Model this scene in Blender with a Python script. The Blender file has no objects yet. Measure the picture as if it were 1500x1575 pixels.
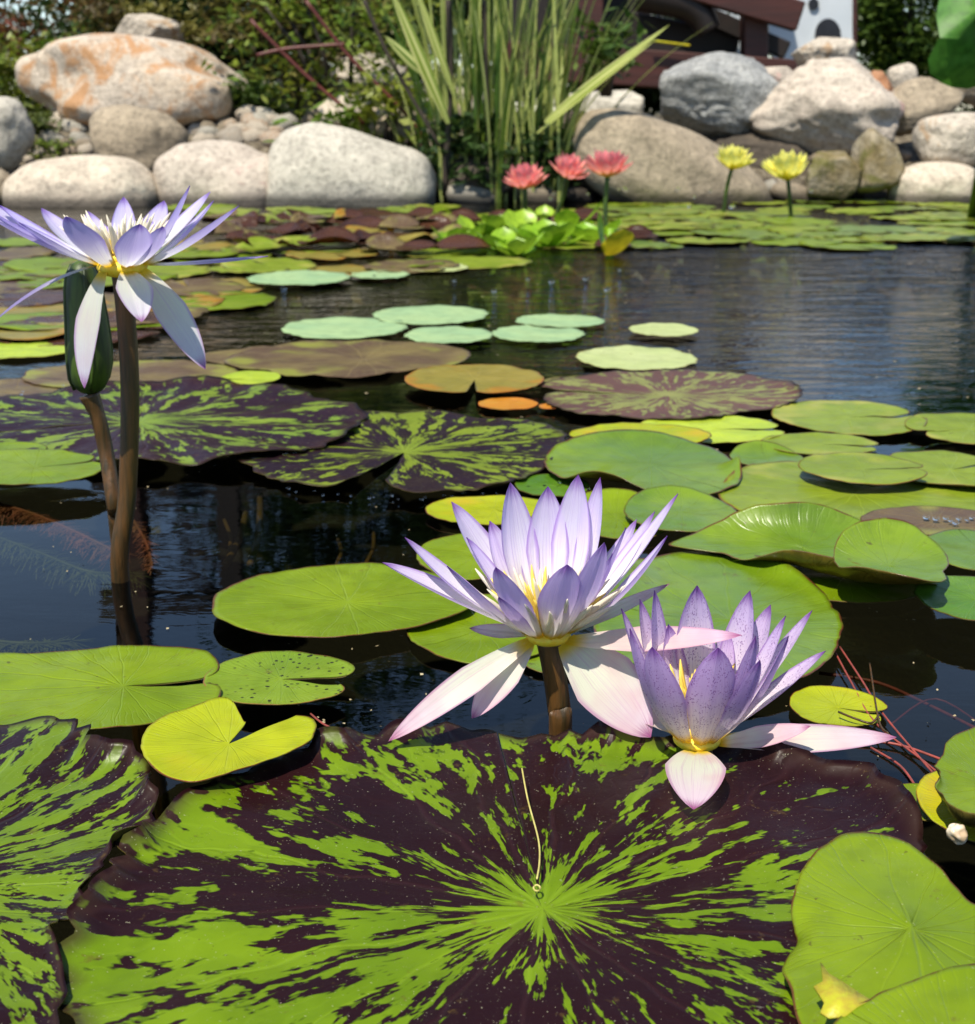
import bpy, math, random
from mathutils import Vector, noise
R = math.radians
C = bpy.context.scene.collection
SC = bpy.context.scene
rnd = random.Random(7)

# ------------------------------------------------------------------ camera, world, sun
F, CX, CY, PITCH, CH = 2200.0, 750.0, 787.5, R(15.68), 0.30
cam = bpy.data.objects.new('camera', bpy.data.cameras.new('camera')); C.objects.link(cam)
cam.location = (0, 0, CH); cam.rotation_euler = (math.pi/2 - PITCH, 0, 0)
cam.data.sensor_fit = 'HORIZONTAL'; cam.data.sensor_width = 36; cam.data.lens = 36*F/1500
cam.data.clip_start = 0.02; cam.data.clip_end = 2000
cam.data.dof.use_dof = True; cam.data.dof.focus_distance = 0.66; cam.data.dof.aperture_fstop = 25
SC.camera = cam
SUN = Vector((-0.24, -0.42, 0.875)).normalized()
sun = bpy.data.objects.new('sun', bpy.data.lights.new('sun', 'SUN')); C.objects.link(sun)
sun.data.energy = 5.0; sun.data.angle = R(0.53); sun.data.color = (1, .93, .80)
sun.rotation_euler = SUN.to_track_quat('Z', 'Y').to_euler()
w = bpy.data.worlds.new('World'); SC.world = w; w.use_nodes = True
nt = w.node_tree; bg = nt.nodes['Background']
sky = nt.nodes.new('ShaderNodeTexSky'); sky.sky_type = 'NISHITA'; sky.sun_disc = False
sky.sun_elevation = math.asin(SUN.z); sky.sun_rotation = math.atan2(SUN.x, SUN.y)
sky.air_density = 1.0; sky.dust_density = 0.3; sky.ozone_density = 3.0
nt.links.new(sky.outputs[0], bg.inputs[0]); bg.inputs[1].default_value = 0.118
SC.view_settings.view_transform = 'Standard'; SC.view_settings.look = 'None'
SC.view_settings.exposure = 0.62; SC.view_settings.gamma = 1
SC.view_settings.use_curve_mapping = False
SC.cycles.max_bounces = 8; SC.cycles.transparent_max_bounces = 12
SC.cycles.caustics_reflective = False; SC.cycles.caustics_refractive = False
SC.cycles.sample_clamp_indirect = 6

# ------------------------------------------------------------------ helpers
FW = Vector((0, math.cos(PITCH), -math.sin(PITCH))); UP = Vector((0, math.sin(PITCH), math.cos(PITCH)))
CAM = Vector((0, 0, CH))
def ray(x, y): return FW + Vector((1, 0, 0))*((x-CX)/F) + UP*((CY-y)/F)
def P(x, y, z=0.0):
    r = ray(x, y); return CAM + r*((z-CH)/r.z)
def PD(x, y, Y):
    r = ray(x, y); return CAM + r*(Y/r.y)
def pxm(Y): return F*math.cos(PITCH)/Y           # rough px per metre

def tag(o, label=None, cat=None, group=None, kind=None):
    if label: o['label'] = label
    if cat: o['category'] = cat
    if group: o['group'] = group
    if kind: o['kind'] = kind
    return o
def empty(name, loc, label, cat, group=None):
    o = bpy.data.objects.new(name, None); C.objects.link(o); o.location = loc
    o.empty_display_size = .02
    return tag(o, label, cat, group)
def mesh_obj(name, v, f, mat, parent=None, loc=(0,0,0), uv=None, smooth=True):
    me = bpy.data.meshes.new(name); me.from_pydata([tuple(a) for a in v], [], f)
    if uv is not None:
        ul = me.uv_layers.new(name='pv')
        li = 0
        for poly in me.polygons:
            for k in poly.vertices:
                ul.data[li].uv = uv[k]; li += 1
    if smooth: me.polygons.foreach_set('use_smooth', [True]*len(me.polygons))
    me.update()
    if mat: me.materials.append(mat)
    o = bpy.data.objects.new(name, me); C.objects.link(o); o.location = loc
    if parent: o.parent = parent
    return o
def inst(src, name, loc=None, rot=None, scale=None, parent=None):
    o = src.copy(); o.name = name; C.objects.link(o)
    if parent is not None: o.parent = parent
    if loc is not None: o.location = loc
    if rot is not None: o.rotation_euler = rot
    if scale is not None: o.scale = scale
    for k in ('label','category','group','kind'):
        if k in o: del o[k]
    return o

def tube(pts, radii, n=10, caps=True):
    V, Fc = [], []
    pts = [Vector(p) for p in pts]
    for i, p in enumerate(pts):
        t = (pts[min(i+1, len(pts)-1)] - pts[max(i-1, 0)]).normalized()
        a = t.cross(Vector((0, 1, 0)) if abs(t.y) < .9 else Vector((1, 0, 0))).normalized(); b = t.cross(a)
        for k in range(n):
            th = 2*math.pi*k/n; V.append(p + (a*math.cos(th) + b*math.sin(th))*radii[i])
    for i in range(len(pts)-1):
        for k in range(n):
            Fc.append((i*n+k, i*n+(k+1) % n, (i+1)*n+(k+1) % n, (i+1)*n+k))
    if caps: Fc.append(tuple(range(n))[::-1]); Fc.append(tuple((len(pts)-1)*n+k for k in range(n)))
    return V, Fc
def smoothpts(pts, m=6):
    pts = [Vector(p) for p in pts]; out = []
    for i in range(len(pts)-1):
        p0 = pts[max(i-1,0)]; p1 = pts[i]; p2 = pts[i+1]; p3 = pts[min(i+2,len(pts)-1)]
        for k in range(m):
            t = k/m
            out.append(.5*((2*p1)+(p2-p0)*t+(2*p0-5*p1+4*p2-p3)*t*t+(3*p1-p0-3*p2+p3)*t**3))
    out.append(pts[-1]); return out

# ------------------------------------------------------------------ materials
class N:
    def __init__(s, name):
        s.m = bpy.data.materials.new(name); s.m.use_nodes = True; s.t = s.m.node_tree
        s.t.nodes.clear(); s.out = s.t.nodes.new('ShaderNodeOutputMaterial')
    def n(s, typ, **k):
        x = s.t.nodes.new(typ)
        for a, b in k.items(): setattr(x, a, b)
        return x
    def set(s, sock, v):
        if isinstance(v, bpy.types.NodeSocket): s.t.links.new(v, sock)
        elif isinstance(v, (tuple, list)) and len(v) == 3 and len(sock.default_value) == 4: sock.default_value = (*v, 1)
        else: sock.default_value = v
    def math(s, op, a, b=None, c=None, clamp=False):
        x = s.n('ShaderNodeMath', operation=op); x.use_clamp = clamp; s.set(x.inputs[0], a)
        if b is not None: s.set(x.inputs[1], b)
        if c is not None: s.set(x.inputs[2], c)
        return x.outputs[0]
    def mix(s, f, a, b):
        x = s.n('ShaderNodeMix', data_type='RGBA'); s.set(x.inputs[0], f); s.set(x.inputs[6], a); s.set(x.inputs[7], b)
        return x.outputs[2]
    def noise(s, vec, scale, detail=3, rough=.5, dist=0):
        x = s.n('ShaderNodeTexNoise'); s.set(x.inputs['Vector'], vec); x.inputs['Scale'].default_value = scale
        x.inputs['Detail'].default_value = detail; x.inputs['Roughness'].default_value = rough; x.inputs['Distortion'].default_value = dist
        return x.outputs[0]
    def ss(s, v, a, b):
        x = s.n('ShaderNodeMapRange', interpolation_type='SMOOTHSTEP'); s.set(x.inputs[0], v)
        s.set(x.inputs[1], a); s.set(x.inputs[2], b); return x.outputs[0]
    def comb(s, x_, y_, z_=0.0):
        x = s.n('ShaderNodeCombineXYZ'); s.set(x.inputs[0], x_); s.set(x.inputs[1], y_); s.set(x.inputs[2], z_); return x.outputs[0]
    def sep(s, v):
        x = s.n('ShaderNodeSeparateXYZ'); s.set(x.inputs[0], v); return x.outputs
    def uv(s): return s.sep(s.n('ShaderNodeUVMap', uv_map='pv').outputs[0])
    def obj(s): return s.n('ShaderNodeTexCoord').outputs['Object']
    def pos(s): return s.n('ShaderNodeNewGeometry').outputs['Position']
    def rand(s): return s.n('ShaderNodeObjectInfo').outputs['Random']
    def bump(s, h, strength=.3, dist=.001, normal=None):
        x = s.n('ShaderNodeBump'); x.inputs['Strength'].default_value = strength; x.inputs['Distance'].default_value = dist
        s.set(x.inputs['Height'], h)
        if normal is not None: s.set(x.inputs['Normal'], normal)
        return x.outputs[0]
    def bsdf(s, col, rough=.5, normal=None, spec=.5, trans=None, tcol=None, **kw):
        p = s.n('ShaderNodeBsdfPrincipled'); s.set(p.inputs['Base Color'], col); s.set(p.inputs['Roughness'], rough)
        s.set(p.inputs['Specular IOR Level'], spec)
        for k, v in kw.items(): s.set(p.inputs[k.replace('_', ' ')], v)
        if normal is not None: s.set(p.inputs['Normal'], normal)
        o = p.outputs[0]
        if trans:
            t = s.n('ShaderNodeBsdfTranslucent'); s.set(t.inputs[0], tcol if tcol is not None else col)
            if normal is not None: s.set(t.inputs['Normal'], normal)
            m = s.n('ShaderNodeMixShader'); s.set(m.inputs[0], trans); s.t.links.new(o, m.inputs[1]); s.t.links.new(t.outputs[0], m.inputs[2]); o = m.outputs[0]
        s.t.links.new(o, s.out.inputs[0]); return s.m

def pad_mat(name, a, b, edge=(.10,.03,.01), rough=.32, spots=0.0, vari=None, under=(.13,.10,.02), seed=0., veins=.35, yellow=None, bias=0.0, gscale=1.0, dull=0.0, spec=.24):
    s = N(name); u = s.uv(); U, T = u[0], u[1]; ob = s.obj()
    vec = s.n('ShaderNodeVectorMath', operation='ADD'); s.set(vec.inputs[0], ob)
    rv = s.math('MULTIPLY', s.rand(), 7.0); s.set(vec.inputs[1], s.comb(rv, seed, rv)); ov = vec.outputs[0]
    big = s.noise(ov, 11, 3, .55); fine = s.noise(ov, 160, 3, .6); mid = s.noise(ov, 45, 3, .6)
    col = s.mix(s.ss(big, .35, .65), a, b)
    col = s.mix(s.math('MULTIPLY', s.ss(mid, .42, .7), .35), col, tuple(c*.62 for c in a))
    if yellow:
        yn = s.math('MULTIPLY', s.ss(s.noise(ov, 16, 2), .5, .68), s.ss(T, .3, .9)); col = s.mix(yn, col, yellow)
    # radial veins
    w1 = s.math('ADD', s.math('MULTIPLY', U, 18.0), s.math('MULTIPLY', s.noise(ov, 22, 2), .7))
    d = s.math('MULTIPLY', s.math('ABSOLUTE', s.math('SUBTRACT', s.math('FRACT', w1), .5)), T)
    vm = s.math('SUBTRACT', 1.0, s.ss(d, .0, .035))
    w2 = s.math('ADD', s.math('MULTIPLY', U, 74.0), s.math('MULTIPLY', s.noise(ov, 60, 2), 2.2))
    d2 = s.math('ABSOLUTE', s.math('SUBTRACT', s.math('FRACT', w2), .5))
    vm2 = s.math('MULTIPLY', s.math('SUBTRACT', 1.0, s.ss(d2, .0, .2)), s.ss(T, .35, .8))
    vall = s.math('MAXIMUM', vm, s.math('MULTIPLY', vm2, .35))
    col = s.mix(s.math('MULTIPLY', vall, veins), col, tuple(min(1, c*1.35+.01) for c in b))
    if vari:
        sh = 3.17+seed*1.7
        n1 = s.noise(s.comb(s.math('ADD', s.math('MULTIPLY', U, 62.0*gscale), s.math('MULTIPLY', s.noise(ov, 26, 2), 1.2)), s.math('MULTIPLY', T, 4.4), sh), 1, 3, .6)
        n2 = s.noise(s.comb(s.math('MULTIPLY', U, 15.), s.math('MULTIPLY', T, 1.5), sh+4), 1, 1)
        n3 = s.noise(s.comb(s.math('MULTIPLY', U, 150.0*gscale), s.math('MULTIPLY', T, 17.), sh), 1, 2, .7)
        val = s.math('ADD', s.math('ADD', n1, s.math('MULTIPLY', s.math('SUBTRACT', n2, .5), .55)), s.math('MULTIPLY', s.math('SUBTRACT', n3, .5), .42))
        if isinstance(bias, tuple):   # green sector centred on bias[0] (turns)
            dd = s.math('ABSOLUTE', s.math('SUBTRACT', s.math('FRACT', s.math('ADD', s.math('SUBTRACT', U, bias[0]), .5)), .5))
            val = s.math('ADD', val, s.math('MULTIPLY', s.math('SUBTRACT', 1.0, s.ss(dd, bias[1]*.5, bias[1])), bias[2]))
            val = s.math('ADD', val, bias[3])
        else: val = s.math('ADD', val, bias)
        val = s.math('ADD', val, s.math('MULTIPLY', s.math('SUBTRACT', 1.0, s.ss(T, .03, .22)), .22))
        g = s.ss(val, .495, .515)
        mar = s.mix(s.ss(big, .35, .7), vari, tuple(c*1.35 for c in vari))
        mar = s.mix(s.math('MULTIPLY', vall, .4), mar, tuple(c*2.2+.004 for c in vari))
        halo = s.ss(val, .515, .545)
        col = s.mix(g, mar, s.mix(halo, tuple(c*.6 for c in a), col))
        rim = s.ss(T, .93, 1.0); col = s.mix(s.math('MULTIPLY', rim, .75), col, (.035,.018,.012))
    if spots:
        v = s.n('ShaderNodeTexVoronoi'); s.set(v.inputs['Vector'], ov); v.inputs['Scale'].default_value = 210
        sp = s.math('MULTIPLY', s.math('SUBTRACT', 1.0, s.ss(v.outputs['Distance'], .16, .26)), s.ss(s.noise(ov, 30, 2), .62-spots*.25, .66-spots*.2))
        col = s.mix(sp, col, (.012,.008,.004))
    bl = s.math('MULTIPLY', s.ss(s.noise(ov, 70, 4, .7), .63, .72), .45)
    col = s.mix(bl, col, (.09,.055,.012))
    dust = s.math('MULTIPLY', s.ss(s.noise(ov, 420, 2, .6), .68, .78), .30); col = s.mix(dust, col, (.3,.3,.22))
    if dull: col = s.mix(dull, col, (.2,.17,.12))
    pol = s.math('MULTIPLY', s.ss(s.noise(ov, 900, 1, .5), .72, .78), .4); col = s.mix(pol, col, (.42,.40,.26))
    sc2 = s.math('MULTIPLY', s.ss(s.noise(ov, 130, 3, .7), .66, .71), s.ss(big, .45, .6)); col = s.mix(s.math('MULTIPLY', sc2, .7), col, (.05,.025,.008))
    col = s.mix(s.math('MULTIPLY', s.ss(T, .978, .994), s.math('ADD', .25, s.ss(mid, .38, .6))), col, edge)
    geo = s.n('ShaderNodeNewGeometry'); nz = s.sep(geo.outputs['True Normal'])[2]
    und = s.ss(s.uv()[0], 5, 5.1)
    undc = s.mix(s.ss(mid, .4, .65), under, tuple(c*.45 for c in under))
    col = s.mix(und, col, undc)
    h = s.math('ADD', s.math('MULTIPLY', vall, -.7), s.math('ADD', s.math('MULTIPLY', fine, .35), s.math('MULTIPLY', mid, .9)))
    ro = s.math('ADD', rough-.06, s.math('MULTIPLY', fine, .2))
    return s.bsdf(col, ro, s.bump(h, .5, .0009), spec=spec, trans=.12, tcol=col, Coat_Weight=(.3 if spec > .5 else 0.), Coat_Roughness=.22)

MAROON = (.012,.003,.0035)
M = {}
M['green'] = pad_mat('leaf_green', (.118,.185,.002), (.158,.228,.004), (.10,.04,.01), veins=.16)
M['spot'] = pad_mat('leaf_green_spotted', (.12,.20,.01), (.17,.25,.015), (.2,.08,.02), spots=.9, veins=.08)
M['deep'] = pad_mat('leaf_deep_green', (.06,.15,.008), (.10,.20,.012), (.09,.04,.012), rough=.3)
M['olive'] = pad_mat('leaf_olive_green', (.145,.20,.010), (.185,.245,.015), (.14,.05,.02), yellow=(.3,.3,.05))
M['gloss'] = pad_mat('leaf_glossy_green', (.095,.172,.004), (.145,.225,.006), (.11,.03,.012), rough=.3, under=(.16,.10,.012), veins=.12, spec=.51)
M['yellow'] = pad_mat('leaf_yellow_green', (.27,.32,.005), (.33,.36,.006), (.12,.03,.008), yellow=(.40,.30,.008), veins=.06)
M['brightyel'] = pad_mat('leaf_bright_yellow', (.28,.38,.03), (.36,.45,.03), (.2,.12,.02))
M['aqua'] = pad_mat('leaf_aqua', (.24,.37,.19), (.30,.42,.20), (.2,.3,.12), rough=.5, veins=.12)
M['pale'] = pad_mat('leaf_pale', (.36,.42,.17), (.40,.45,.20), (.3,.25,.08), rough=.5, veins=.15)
M['brown'] = pad_mat('leaf_brown', (.085,.05,.028), (.16,.12,.04), (.07,.03,.02), yellow=(.20,.21,.03), rough=.35, dull=.06, veins=.5)
M['copper'] = pad_mat('leaf_copper', (.20,.17,.03), (.24,.19,.035), (.3,.08,.01), yellow=(.32,.15,.015))
M['orange'] = pad_mat('leaf_orange', (.45,.17,.015), (.40,.25,.03), (.4,.07,.01))
M['maroon'] = pad_mat('leaf_maroon', (.07,.028,.014), (.035,.014,.009), (.10,.05,.02), rough=.22, under=(.12,.03,.02))
M['vari'] = pad_mat('leaf_variegated', (.095,.165,.003), (.125,.20,.004), MAROON, vari=MAROON, bias=(0.575,.10,.13,-.05), seed=1, rough=.36, spec=.16)
M['variL'] = pad_mat('leaf_variegated_side', (.10,.165,.005), (.13,.20,.008), MAROON, vari=MAROON, bias=.0, seed=5, rough=.32, gscale=1.2, spec=.18)
M['variM'] = pad_mat('leaf_variegated_mid', (.13,.18,.012), (.16,.21,.015), MAROON, vari=(.013,.005,.007), spec=.2, bias=-.03, seed=9, rough=.36)
M['variN'] = pad_mat('leaf_variegated_left', (.12,.19,.02), (.15,.21,.02), MAROON, vari=(.017,.006,.009), spec=.2, bias=-.045, seed=13, rough=.36)
M['variF'] = pad_mat('leaf_variegated_far', (.17,.19,.04), (.20,.21,.05), MAROON, vari=(.07,.025,.02), bias=0, seed=21, rough=.4, dull=.12)

def petal_mat(name, base, mid, tip, spots=False, outer=1.0, pink=0.0):
    s = N(name); u = s.uv(); X, T = u[0], u[1]
    st = s.noise(s.comb(s.math('MULTIPLY', X, 34.0), s.math('MULTIPLY', T, 1.6), s.math('MULTIPLY', s.rand(), 9.)), 1, 3, .6)
    e = s.math('ABSOLUTE', s.math('MULTIPLY', s.math('SUBTRACT', X, .5), 2.0))
    t2 = s.math('ADD', T, s.math('MULTIPLY', s.math('SUBTRACT', st, .5), .16))
    back = s.n('ShaderNodeNewGeometry').outputs['Backfacing']
    inn = s.mix(s.ss(t2, .35, 1.0), base, mid)
    outc = s.mix(s.ss(t2, .12, .72), base, tuple(m*.74+t*.26 for m, t in zip(mid, tip)))
    col = s.mix(s.math('MULTIPLY', back, outer), inn, outc)
    col = s.mix(s.ss(t2, .86, 1.0), col, tip)
    col = s.mix(s.math('MULTIPLY', s.ss(e, .80, .97), s.ss(T, .15, .6)), col, tuple(m_*.5+c*.5 for m_, c in zip(mid, tip)))
    col = s.mix(s.math('MULTIPLY', s.ss(st, .5, .68), .38), col, tuple(m*.6+t*.4 for m, t in zip(mid, tip)))
    if pink:
        pn = s.math('MULTIPLY', s.ss(s.noise(s.obj(), 40, 2), .4, .7), pink); col = s.mix(pn, col, (.72,.36,.45))
    col = s.mix(s.math('SUBTRACT', 1.0, s.ss(T, .03, .17)), col, (.85,.60,.03))
    if spots:
        v = s.n('ShaderNodeTexVoronoi'); s.set(v.inputs['Vector'], s.comb(s.math('MULTIPLY', X, 22.), s.math('MULTIPLY', T, 55.), s.rand())); v.inputs['Scale'].default_value = 1
        sp = s.math('MULTIPLY', s.math('SUBTRACT', 1.0, s.ss(v.outputs['Distance'], .25, .42)), s.ss(s.noise(s.comb(s.math('MULTIPLY', X, 5.), s.math('MULTIPLY', T, 9.), s.rand()), 1, 3), .38, .6))
        col = s.mix(s.math('MULTIPLY', sp, .7), col, (.16,.03,.25))
    ribs = s.math('ADD', st, s.math('MULTIPLY', s.noise(s.obj(), 300, 2), .4))
    return s.bsdf(col, .45, s.bump(ribs, .35, .0006), spec=.3, trans=.5, tcol=col)
M['petal'] = petal_mat('petal_lavender', (.93,.91,.91), (.70,.58,.88), (.24,.07,.44))
M['petal_blue'] = petal_mat('petal_violet_blue', (.86,.86,.92), (.60,.53,.86), (.18,.09,.46))
M['petal_spot'] = petal_mat('petal_spotted', (.88,.82,.84), (.62,.46,.76), (.18,.045,.32), spots=True)
M['sepal'] = petal_mat('petal_white_pink', (.78,.79,.64), (.80,.62,.74), (.35,.07,.25), pink=.5)
M['sepal_w'] = petal_mat('petal_white_outer', (.72,.74,.64), (.72,.68,.80), (.38,.12,.40), pink=.15)
M['pinkp'] = petal_mat('petal_coral', (.92,.60,.36), (.88,.34,.33), (.84,.26,.30))
M['yelp'] = petal_mat('petal_yellow', (.88,.76,.08), (.88,.84,.22), (.86,.84,.30))
def plain(name, a, b=None, rough=.6, scale=40, bump=.3, dist=.002, spec=.4, trans=None, stretch=None):
    s = N(name); ob = s.obj()
    if stretch:
        mp = s.n('ShaderNodeMapping'); s.set(mp.inputs[0], ob); mp.inputs[3].default_value = stretch; ob = mp.outputs[0]
    n = s.noise(ob, scale, 4, .6); b = b or tuple(c*.55 for c in a)
    return s.bsdf(s.mix(s.ss(n, .3, .7), a, b), rough, s.bump(n, bump, dist), spec=spec, trans=trans)
M['stem'] = plain('stem_brown_green', (.085,.038,.008), (.025,.018,.005), .42, 260, .9, .0012, stretch=(1,1,.08))
M['budm'] = plain('bud_dark_green', (.010,.020,.003), (.045,.085,.006), .5, 130, .4, .0006, stretch=(1,1,.2))
M['stamen'] = plain('stamen_yellow', (.85,.62,.06), (.9,.75,.2), .5, 300, trans=.3)
M['stamen_w'] = plain('stamen_pale', (.85,.82,.7), (.8,.7,.5), .5, 300, trans=.3)
M['pistil'] = plain('pistil_yellow', (.8,.5,.02), (.8,.62,.05), .5, 300)
M['root'] = plain('root_red_brown', (.27,.05,.035), (.16,.04,.03), .5, 120)
M['rootbrown'] = plain('stem_submerged_brown', (.20,.10,.02), (.10,.06,.012), .6, 40)
M['strand'] = plain('dry_strand', (.5,.45,.15), (.35,.3,.08), .5, 80)
M['timber'] = plain('timber_dark_red', (.055,.014,.009), (.03,.009,.006), .55, 14, .5, .004, stretch=(.3,1,3))
M['timberblack'] = plain('timber_dark_brown', (.014,.008,.006), (.008,.005,.004), .6, 12)
M['panel'] = plain('panel_painted_white', (.46,.50,.53), (.55,.58,.60), .35, 2, .1)
M['darkhole'] = plain('opening_dark', (.012,.013,.018), None, .5, 20)
M['gravel'] = plain('gravel_soil', (.20,.16,.11), (.045,.032,.02), .9, 30, .9, .02)
M['mud'] = plain('pond_mud', (.012,.013,.007), (.03,.024,.01), .9, 4)
M['bark'] = plain('bark_dark', (.05,.038,.026), (.022,.016,.012), .85, 30, .9, .01, stretch=(1,1,.2))
M['redtwig'] = plain('twig_red', (.11,.022,.015), None, .5, 50)
def leaf_simple(name, a, b, rough=.45, trans=.35):
    s = N(name); n = s.noise(s.pos(), 3.5, 3); r = s.noise(s.pos(), 60, 1)
    col = s.mix(s.ss(n, .35, .65), a, b); col = s.mix(s.math('MULTIPLY', s.ss(r, .4, .7), .5), col, tuple(c*.5 for c in a))
    return s.bsdf(col, rough, spec=.4, trans=trans)
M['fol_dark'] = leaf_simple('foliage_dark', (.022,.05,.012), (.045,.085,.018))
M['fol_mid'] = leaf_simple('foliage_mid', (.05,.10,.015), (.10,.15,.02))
M['fol_red'] = leaf_simple('foliage_red', (.16,.035,.02), (.08,.09,.02))
M['fol_yel'] = leaf_simple('foliage_yellow_green', (.19,.22,.02), (.10,.18,.02))
M['fol_olive'] = leaf_simple('foliage_olive', (.16,.15,.03), (.10,.07,.03))
M['moss'] = leaf_simple('foliage_moss', (.10,.12,.015), (.06,.09,.02))
M['lotus'] = leaf_simple('leaf_lotus', (.055,.19,.02), (.12,.26,.03), .5)
M['lettuce'] = leaf_simple('leaf_water_lettuce', (.22,.42,.02), (.33,.50,.03), .35)
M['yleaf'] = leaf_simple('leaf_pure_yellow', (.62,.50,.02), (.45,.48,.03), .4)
def blade_mat():
    s = N('reed_striped'); X = s.uv()[0]
    st = s.math('FRACT', s.math('ADD', s.math('MULTIPLY', X, 2.0), s.rand()))
    a = s.mix(s.ss(s.rand(), .2, .8), (.10,.18,.015), (.24,.31,.03))
    return s.bsdf(s.mix(s.ss(st, .45, .6), a, (.55,.56,.20)), .4, trans=.35)
M['reed'] = blade_mat()
M['reed_dark'] = leaf_simple('reed_dark_green', (.05,.11,.012), (.12,.18,.02))
def rock_mat(name, a, b, stain=None, amt=.5, rough=.8, wet=True, vein=None, scale=5):
    s = N(name); v = s.n('ShaderNodeVectorMath', operation='ADD'); s.set(v.inputs[0], s.obj()); r = s.math('MULTIPLY', s.rand(), 9.); s.set(v.inputs[1], s.comb(r, r, r)); ob = v.outputs[0]
    n = s.noise(ob, scale, 5, .6); f = s.noise(ob, 60, 4, .7); ff = s.noise(ob, 22, 5, .65)
    col = s.mix(s.ss(n, .3, .7), a, b); col = s.mix(s.math('MULTIPLY', s.ss(f, .46, .68), .65), col, tuple(c*.38 for c in a))
    lic = s.math('MULTIPLY', s.ss(s.noise(ob, 13, 6, .75, .4), .54, .60), .45); col = s.mix(lic, col, tuple(c*.5 for c in b))
    col = s.mix(s.math('MULTIPLY', s.ss(ff, .5, .68), .35), col, tuple(min(.7, c*1.45) for c in b))
    if stain: col = s.mix(s.math('MULTIPLY', s.ss(s.noise(ob, 7.5, 4, .65, .8), .62-amt*.25, .68-amt*.1), .8), col, stain)
    if wet:
        z = s.sep(s.pos())[2]; zz = s.math('ADD', z, s.math('MULTIPLY', s.math('SUBTRACT', f, .5), .03))
        col = s.mix(s.math('SUBTRACT', 1.0, s.ss(zz, .012, .05)), col, tuple(c*.22 for c in a))
    h = s.math('ADD', s.math('MULTIPLY', ff, 1.0), s.math('MULTIPLY', f, .5))
    return s.bsdf(col, rough, s.bump(h, .7, .03 if 'craggy' in name or 'blue' in name or 'white' in name else .013), spec=.3)
M['r_pale'] = rock_mat('rock_pale_beige', (.43,.36,.28), (.51,.44,.34))
M['r_grey'] = rock_mat('rock_pale_grey', (.36,.335,.275), (.44,.405,.335))
M['r_pinkgrey'] = rock_mat('rock_pinkish_grey', (.38,.32,.26), (.47,.41,.335), stain=(.36,.22,.19), amt=.05)
M['r_rust'] = rock_mat('rock_rust_stained', (.40,.325,.24), (.48,.41,.33), stain=(.36,.17,.055), amt=.55)
M['r_brown'] = rock_mat('rock_brown_grey', (.24,.195,.135), (.33,.27,.19))
M['r_blue'] = rock_mat('rock_blue_grey', (.22,.225,.22), (.37,.37,.35), scale=9)
M['r_white'] = rock_mat('rock_white', (.38,.33,.26), (.48,.42,.34), stain=(.34,.22,.12), amt=.15)
M['r_mossy'] = rock_mat('rock_mossy', (.16,.12,.05), (.30,.26,.19), stain=(.09,.09,.01), amt=.7)
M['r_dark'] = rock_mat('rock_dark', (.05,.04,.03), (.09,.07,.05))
M['r_red'] = rock_mat('rock_red_brown', (.30,.13,.06), (.36,.2,.11))

# ------------------------------------------------------------------ setting: ground, pond bed, water
def bank_z(x, y):
    e = 5.06 + .10*noise.noise(Vector((x*.9, 3.1, 0))) + .07*noise.noise(Vector((x*4.3, 8.1, 0)))
    d = y - e
    if abs(x) > 6.5: d = max(d, abs(x)-6.5)
    if y < -4: d = max(d, -4-y)
    if d < 0: return max(-.55, d*1.6)
    z = .26*min(1, d/.72)
    if d > 1.1: z += .03*min(1, (d-1.1)/6)
    return z + .012*noise.noise(Vector((x*3, y*3, 1)))
def axis(lo, hi, fine_lo, fine_hi, step):
    a = [lo, lo*.4, lo*.15]; a = [q for q in a if q < fine_lo-.5]
    k = fine_lo
    while k <= fine_hi: a.append(k); k += step
    return a + [q for q in (fine_hi+1, fine_hi+4, hi*.15, hi*.4, hi) if q > fine_hi]
xs = axis(-900, 900, -7.6, 7.6, .16); ys = axis(-900, 900, -5, 7.5, .13)
V = [(x, y, bank_z(x, y)) for y in ys for x in xs]; nx = len(xs)
Fc = [(j*nx+i, j*nx+i+1, (j+1)*nx+i+1, (j+1)*nx+i) for j in range(len(ys)-1) for i in range(nx-1)]
s = N('ground_soil_grass')
p = s.pos(); n = s.noise(p, 30, 5, .7); n2 = s.noise(p, 2, 3); z = s.sep(p)[2]
c = s.mix(s.ss(n, .35, .65), (.055,.042,.027), (.20,.17,.12)); c = s.mix(s.math('MULTIPLY', s.ss(n2, .45, .55), s.ss(s.sep(p)[1], 6.2, 7.5)), c, (.05,.08,.015))
c = s.mix(s.math('SUBTRACT', 1., s.ss(z, .0, .10)), c, (.018,.015,.009))
gm = s.bsdf(c, .9, s.bump(n, .9, .02), spec=.2)
tag(mesh_obj('ground', V, Fc, gm), kind='structure')

s = N('pond_water')
p = s.pos(); sx = s.sep(p)
far = s.ss(sx[1], 1.1, 2.6); rt = s.ss(s.math('ADD', sx[0], s.math('MULTIPLY', sx[1], .0)), -.3, .35)
amp = s.math('ADD', .03, s.math('MULTIPLY', far, s.math('ADD', .5, s.math('MULTIPLY', rt, .5))))
vec = s.comb(s.math('MULTIPLY', sx[0], .42), sx[1], 0.)
h = s.math('ADD', s.math('MULTIPLY', s.noise(vec, 26, 4, .6, .6), 1.0), s.math('MULTIPLY', s.noise(vec, 8, 2, .5, .3), 1.2))
h = s.math('MULTIPLY', h, amp)
nm = s.bump(h, 1.0, .0072)
gl = s.n('ShaderNodeBsdfGlossy'); gl.inputs['Roughness'].default_value = .015; s.set(gl.inputs['Normal'], nm)
tr = s.n('ShaderNodeBsdfTransparent'); tr.inputs[0].default_value = (.42,.44,.36, 1)
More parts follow.
